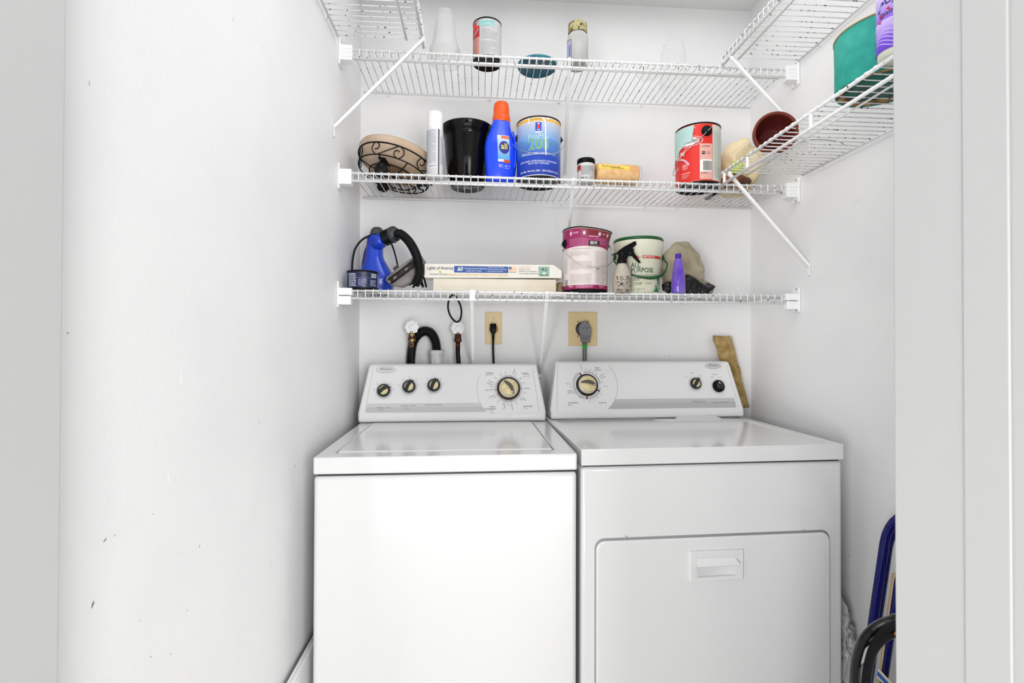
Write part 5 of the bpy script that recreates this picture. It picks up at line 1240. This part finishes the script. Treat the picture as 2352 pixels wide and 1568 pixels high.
obj('pipe_wall', lathe([(.023, 0), (.0235, .170), (.0255, .190), (.0265, .205), (.0300, .212), (.0305, .222), (.0265, .225), (.0250, .222), (.0235, .16), (.0225, .0)], 48, sc=lambda a: 1+.03*math.cos(5*a)+.02*math.cos(9*a+1)), mat('milky_pipe', (.74, .74, .74), .18, trans=.25, bump=1.0, bscale=45, dist=.01), sp)
def cover(name, p0, p1, label):
    a, b_ = WP(p0[0], p0[1], WY-.006), WP(p1[0], p1[1], WY-.006)
    t = thing(name, ((a.x+b_.x)/2, WY, (a.z+b_.z)/2), label, 'outlet'); w2, h2x = (b_.x-a.x)/2, (a.z-b_.z)/2
    obj('cover_plate', BX(-w2, w2, -.006, 0, -h2x, h2x), W_['ivory'], t, bevel=.0022, bseg=3); return t, w2, h2x
o1, w2, h2x = cover('wall_outlet', (1115, 716), (1152.5, 790), 'narrow ivory outlet plate on the back wall above the washer')
obj('receptacle', lathe([(0, .0015), (.0175, .0015), (.0185, 0), (0, 0)], 32, M=Matrix.Translation((0, -.006, -.004)) @ Matrix.Rotation(math.pi/2, 4, 'X')), mat('receptacle_ivory', 'a8874c', .45), o1)
for dz in (.041,):
    o_ = obj('plate_screw', lathe([(0, .0015), (.003, .0008), (.0035, 0), (0, 0)], 12, M=Matrix.Translation((-.0005, -.006, dz)) @ Matrix.Rotation(math.pi/2, 4, 'X')), W_['steel'], o1)
cz = WP(1133, 752, WY-.03)
pg = thing('washer_power_cord', (cz.x, WY-.008, cz.z), 'black plug and cord hanging from the narrow outlet', 'cord')
bm = loft([(-.040, 0, -.016, .0045, .0055), (-.026, 0, -.018, .0062, .0065), (-.016, 0, -.019, .011, .009), (-.004, 0, -.013, .0128, .0125), (.012, 0, -.013, .0130, .0125), (.016, 0, -.012, .0115, .011)], 24, 4)
obj('plug_body', bm, W_['black'], pg, bevel=.001)
obj('strain_relief', tube([(0, -.017, -.034), (0, -.017, -.060)], [.0058, .0042], 12), W_['black'], pg)
obj('cord', tube(catmull([(0, -.017, -.050), (0, -.017, -.09), (.002, -.018, -.14), (.003, -.02, -.20), (.003, -.025, -.34)], 6), .0044, 10), W_['rubber'], pg)
o2, w2, h2x = cover('dryer_outlet', (1306, 716), (1371.5, 794), 'wide ivory dryer outlet plate on the back wall above the dryer')
obj('receptacle', lathe([(0, .002), (.029, .002), (.031, 0), (0, 0)], 36, M=Matrix.Translation((.001, -.006, 0)) @ Matrix.Rotation(math.pi/2, 4, 'X')), mat('receptacle_dark', '1c1814', .5), o2)
for dx, dz in ((-.021, .030), (.021, .030), (-.021, -.030), (.024, -.028)):
    obj('plate_screw', lathe([(0, .0015), (.0025, .0008), (.003, 0), (0, 0)], 12, M=Matrix.Translation((dx, -.006, dz)) @ Matrix.Rotation(math.pi/2, 4, 'X')), mat('rusty_screw', '7a5c28', .5, .6), o2)
cz = WP(1342, 762, WY-.03); dp = thing('dryer_power_cord', (cz.x, WY-.009, cz.z), 'grey angled plug and three-strand cord hanging from the wide outlet', 'cord')
px2 = lambda px, py: ((WP(px, py, WY-.03)-dp.location).x, (WP(px, py, WY-.03)-dp.location).z)
gpl = mat('plug_grey', '77777a', .5)
poly = [px2(*q_) for q_ in ((1334, 770), (1330, 757), (1332, 746), (1338, 738), (1345, 736), (1351, 742), (1357, 754), (1358, 764), (1355, 772))]
b_ = bmesh.new(); prism(poly, .026, Matrix.Translation((0, -.026, 0)), b_); obj('plug_body', b_, gpl, dp, bevel=.003)
poly = [px2(*q_) for q_ in ((1333, 770), (1357, 770), (1354, 787), (1337, 786))]
b_ = bmesh.new(); prism(poly, .021, Matrix.Translation((0, -.023, 0)), b_); obj('cord_grip', b_, mat('grip_lightgrey', '6c6c70', .5), dp, bevel=.002)
cx_, cz_ = px2(1344, 755)
obj('plug_boss', lathe([(0, .0015), (.007, .0015), (.0078, 0), (0, 0)], 24, M=Matrix.Translation((cx_, -.026, cz_)) @ Matrix.Rotation(math.pi/2, 4, 'X')), gpl, dp)
for pxx, pyy in ((1337.5, 753), (1350.5, 753), (1341, 777), (1347, 777)):
    a, c_ = px2(pxx, pyy); obj('plug_rivet', lathe([(0, .0012), (.0016, .0008), (.0018, 0), (0, 0)], 10, M=Matrix.Translation((a, -.0258 if pyy < 760 else -.0228, c_)) @ Matrix.Rotation(math.pi/2, 4, 'X')), W_['black'], dp)
a0_, c0_ = px2(1343.5, 784)
for j in (-1, 0, 1):
    obj('cord_strand', tube([(a0_+j*.0056, -.012, c0_+.004), (a0_+j*.0056, -.012, c0_-.16)], .0028 if j else .0034, 8), mat('strand_grey', '6a665e' if j else '8c8a86', .5), dp)
obj('green_tape', BX(a0_-.0092, a0_+.0092, -.0165, -.0075, c0_-.030, c0_-.014), mat('green_tape', '2ca83c', .4, col2='1c7c2c', nscale=120, thr=(.5, .55)), dp, bevel=.001)

# ================================================================== LAMBSWOOL DUSTER BEHIND THE DRYER
a, b_ = WP(1658, 772, 1.986), WP(1703, 935, 1.986)
dd = thing('wool_roller', ((a.x+b_.x)/2, 1.986, b_.z-.02), 'matted tan wool roller sleeve standing behind the dryer', 'roller')
wool = mat('matted_wool', 'bca06c', .95, col2='8c7038', nscale=30, thr=(.40, .70), bump=1.0, bscale=120, dist=.008)
bm = bmesh.new(); n = 46; seg = 30; rings = []
A_ = a-dd.location; B_ = b_-dd.location
for i in range(n+1):
    t = i/n; c = A_.lerp(B_, t)+Vector((-.010*math.sin(t*3.1)*0, 0, 0)); hw = .039-.010*t if t > .04 else .034
    R_ = []
    for k_ in range(seg):
        g = 2*math.pi*k_/seg; h = noise.noise(Vector((math.cos(g)*1.5, math.sin(g)*1.5, t*9)))*.007+noise.noise(Vector((math.cos(g)*5, math.sin(g)*5, t*30)))*.003
        R_.append(bm.verts.new(c+Vector(((hw+h)*math.cos(g), min(.022, (.022+h)*1)*math.sin(g), (.003*math.cos(g*2+1) if i == 0 else 0)))))
    rings.append(R_)
for X_, Y_ in zip(rings, rings[1:]):
    for k_ in range(seg): bm.faces.new((X_[k_], X_[(k_+1) % seg], Y_[(k_+1) % seg], Y_[k_]))
bm.faces.new(rings[0]); bm.faces.new(rings[-1][::-1])
obj('wool_sleeve', bm, wool, dd)
bm = bmesh.new()
for _ in range(3600):
    t = rnd.random()**1.2; g = rnd.uniform(math.pi*.95, 2.05*math.pi); hw = .038-.010*t
    base = A_.lerp(B_, t)+Vector((hw*math.cos(g), .021*math.sin(g), 0)); d = Vector((math.cos(g), math.sin(g)*.7, rnd.uniform(-1.2, .6)))+Vector((rnd.uniform(-.5, .5), rnd.uniform(-.3, .3), 0)); d = d.normalized()*rnd.uniform(.003, .0075)
    s_ = Vector((rnd.uniform(-1, 1), rnd.uniform(-1, 1), rnd.uniform(-1, 1))).normalized()*.0004
    v0 = bm.verts.new(base-s_); v1_ = bm.verts.new(base+s_); v2_ = bm.verts.new(base+d); bm.faces.new((v0, v1_, v2_))
tag(obj('wool_pile', bm, mat('wool_fibre', 'c4aa78', .9), dd, smooth=False), kind='stuff')

# ================================================================== BESIDE THE MACHINES
# white board standing between the washer and the left wall
wb = thing('white_board', (XL+.020, 1.50, 0), 'thin white board standing in the gap left of the washer', 'board')
obj('board_panel', BX(-.006, .006, -.42, .40, 0, .386), W_['wplastic'], wb, bevel=.002)
obj('board_edge', BX(-.0075, -.0040, -.42, .40, .375, .389), W_['wplastic'], wb, bevel=.001)
# blue folding lawn chair leaning on the right wall
navy = mat('navy_enamel_tube', '090c5a', .13, spec=.35)
def lean(y_, z_, off=0.0, base=.981, k_=.160): return Vector((base+k_*z_+off, y_, z_))
ch = thing('folding_lawn_chair', (.985, 1.10, 0), 'folded navy lawn chair leaning on the right wall beside the dryer', 'chair')
LO = ch.location
def U_frame(ya, yb, ztop, off, r_=.115, zb=.012):
    pts = [lean(ya, zb, off), lean(ya, ztop-r_, off)]
    for i in range(1, 9):
        t = i/8*math.pi/2; pts.append(lean(ya-r_*(1-math.cos(t)), ztop-r_+r_*math.sin(t), off))
    for i in range(0, 9):
        t = i/8*math.pi/2; pts.append(lean(yb+r_*(1-math.sin(t)), ztop-r_+r_*math.cos(t), off))
    pts.append(lean(yb, zb, off)); return [q_-LO for q_ in pts]
obj('outer_frame', tube(U_frame(1.265, .76, .790, 0), .0115, 14), navy, ch)
obj('inner_frame', tube(U_frame(1.272, .772, .775, .016), .0115, 14), navy, ch)
obj('seat_frame', tube(U_frame(1.236, .80, .632, .026, .05), .009, 12), navy, ch)
obj('hinge_wire', tube([q_-LO for q_ in catmull([lean(1.250, .655, .022), lean(1.243, .648, .036), lean(1.232, .630, .042), lean(1.228, .600, .042), lean(1.232, .580, .040)], 5)], .0028, 8), mat('rusty_bracket', '3c2418', .5, .6, col2='7c4420', nscale=60), ch)
obj('armrest', beam(lean(1.244, .605, .022)-LO, lean(1.238, .10, .022)-LO, .009, .012, side=Vector((0, 1, 0))), mat('tan_armrest', 'b8a070', .5), ch, bevel=.003)
obj('armrest', beam(lean(.79, .605, .022)-LO, lean(.79, .10, .022)-LO, .014, .018, side=Vector((0, 1, 0))), mat('tan_armrest_b', 'b8a070', .5), ch, bevel=.003)
web = mat('white_webbing', 'c8c0a8', .7); webb = mat('blue_webbing', '1c4c9c', .6)
for i in range(9):
    zz = .345-i*.034
    a = lean(1.216, zz+.020, -.012)-LO; b_ = lean(.815, zz-.05, -.012)-LO
    o = obj('webbing_strap', beam(a, b_, .0016, .026, side=Vector((1, 0, .0))), web, ch, smooth=False)
    for dz in (.0,): obj('blue_stripe', beam(a+Vector((-.0016, 0, 0)), b_+Vector((-.0016, 0, 0)), .0014, .011, side=Vector((1, 0, 0))), webb, o, smooth=False)
# glossy black chair in front of it
BY = .70
bc = thing('black_folding_chair', (.73, BY, 0), 'glossy black tubular folding chair nearest the door frame', 'chair')
LO2 = bc.location
blk = mat('black_enamel_tube', (.002, .002, .003), .08, spec=.4, bump=.2, bscale=18, dist=.003)
cl = [P(1975, 1568, BY), P(1980, 1520, BY), P(1994, 1480, BY), P(2020, 1452, BY), P(2055, 1436, BY), P(2095, 1428, BY)]
z_t = cl[-1].z+.004; x_r = .965; x_l = cl[0].x-.012
path = [Vector((x_l-.012, BY, .014)), Vector((x_l-.008, BY, .20)), Vector((x_l-.004, BY, .38)), Vector((x_l+.002, BY, .52)), Vector((x_l+.007, BY, .62)), Vector((x_l+.010, BY, .67))]+cl+[Vector((.80, BY, z_t+.004)), Vector((x_r-.10, BY, z_t)), Vector((x_r-.035, BY, z_t-.022)), Vector((x_r-.006, BY, z_t-.075)), Vector((x_r+.004, BY, z_t-.16)), Vector((x_r+.012, BY, .20)), Vector((x_r+.022, BY, .014))]
obj('back_frame', tube(catmull([q_-LO2 for q_ in path], 8), .0138, 20), blk, bc)
in_ = [Vector((x_l+.035, BY+.035, .014)), Vector((x_l+.040, BY+.035, .30)), Vector((x_l+.050, BY+.035, .44)), Vector((x_l+.085, BY+.035, .50)), Vector((.73, BY+.035, .515)), Vector((x_r-.085, BY+.035, .50)), Vector((x_r-.050, BY+.035, .44)), Vector((x_r-.040, BY+.035, .30)), Vector((x_r-.035, BY+.035, .014))]
obj('rear_leg_frame', tube(catmull([q_-LO2 for q_ in in_], 8), .0105, 14), blk, bc)
obj('seat_panel', BX(x_l+.06-LO2.x, x_r-.06-LO2.x, .012, .026, .10, .44), mat('black_vinyl', (.01, .01, .01), .4, spec=.3), bc, bevel=.004)
for x_ in (x_l-.012, x_r+.022): obj('foot_cap', lathe([(0, 0), (.018, 0), (.018, .02), (0, .022)], 16, M=Matrix.Translation((x_-LO2.x, 0, 0))), W_['rubber'], bc)
q = P(2037, 1440, BY)-LO2; obj('chipped_spot', lathe([(0, .001), (.0035, .0005), (0, 0)], 8, M=Matrix.Translation(q+Vector((0, -.0155, 0))) @ Matrix.Rotation(math.pi/2, 4, 'X')), mat('orange_rust', 'a86024', .7), bc)
# crumpled clear plastic by the dryer foot
cpb = thing('clear_plastic_wrap', (1.088, 1.44, 0), 'crumpled clear plastic wrap stuffed right of the dryer', 'plastic')
obj('film', blob(.026, .06, .225, .022, 45, 6, 5, .05), mat('clear_wrap', (.75, .75, .76), .12, trans=.35, alpha=.8), cpb)

# the shelves sag a little to the right: everything standing on them follows
for o in list(C.objects):
    if o.parent is None and o.type in ('EMPTY', 'MESH') and o.location.y > 1.68 and 'wire_shelf' not in o.name:
        for i, zz in enumerate((z1, z2, z3)):
            if -.002 < o.location.z-zz < .075 and not o.name.startswith('cable_loop'): o.location.z += sag(i, o.location.x)
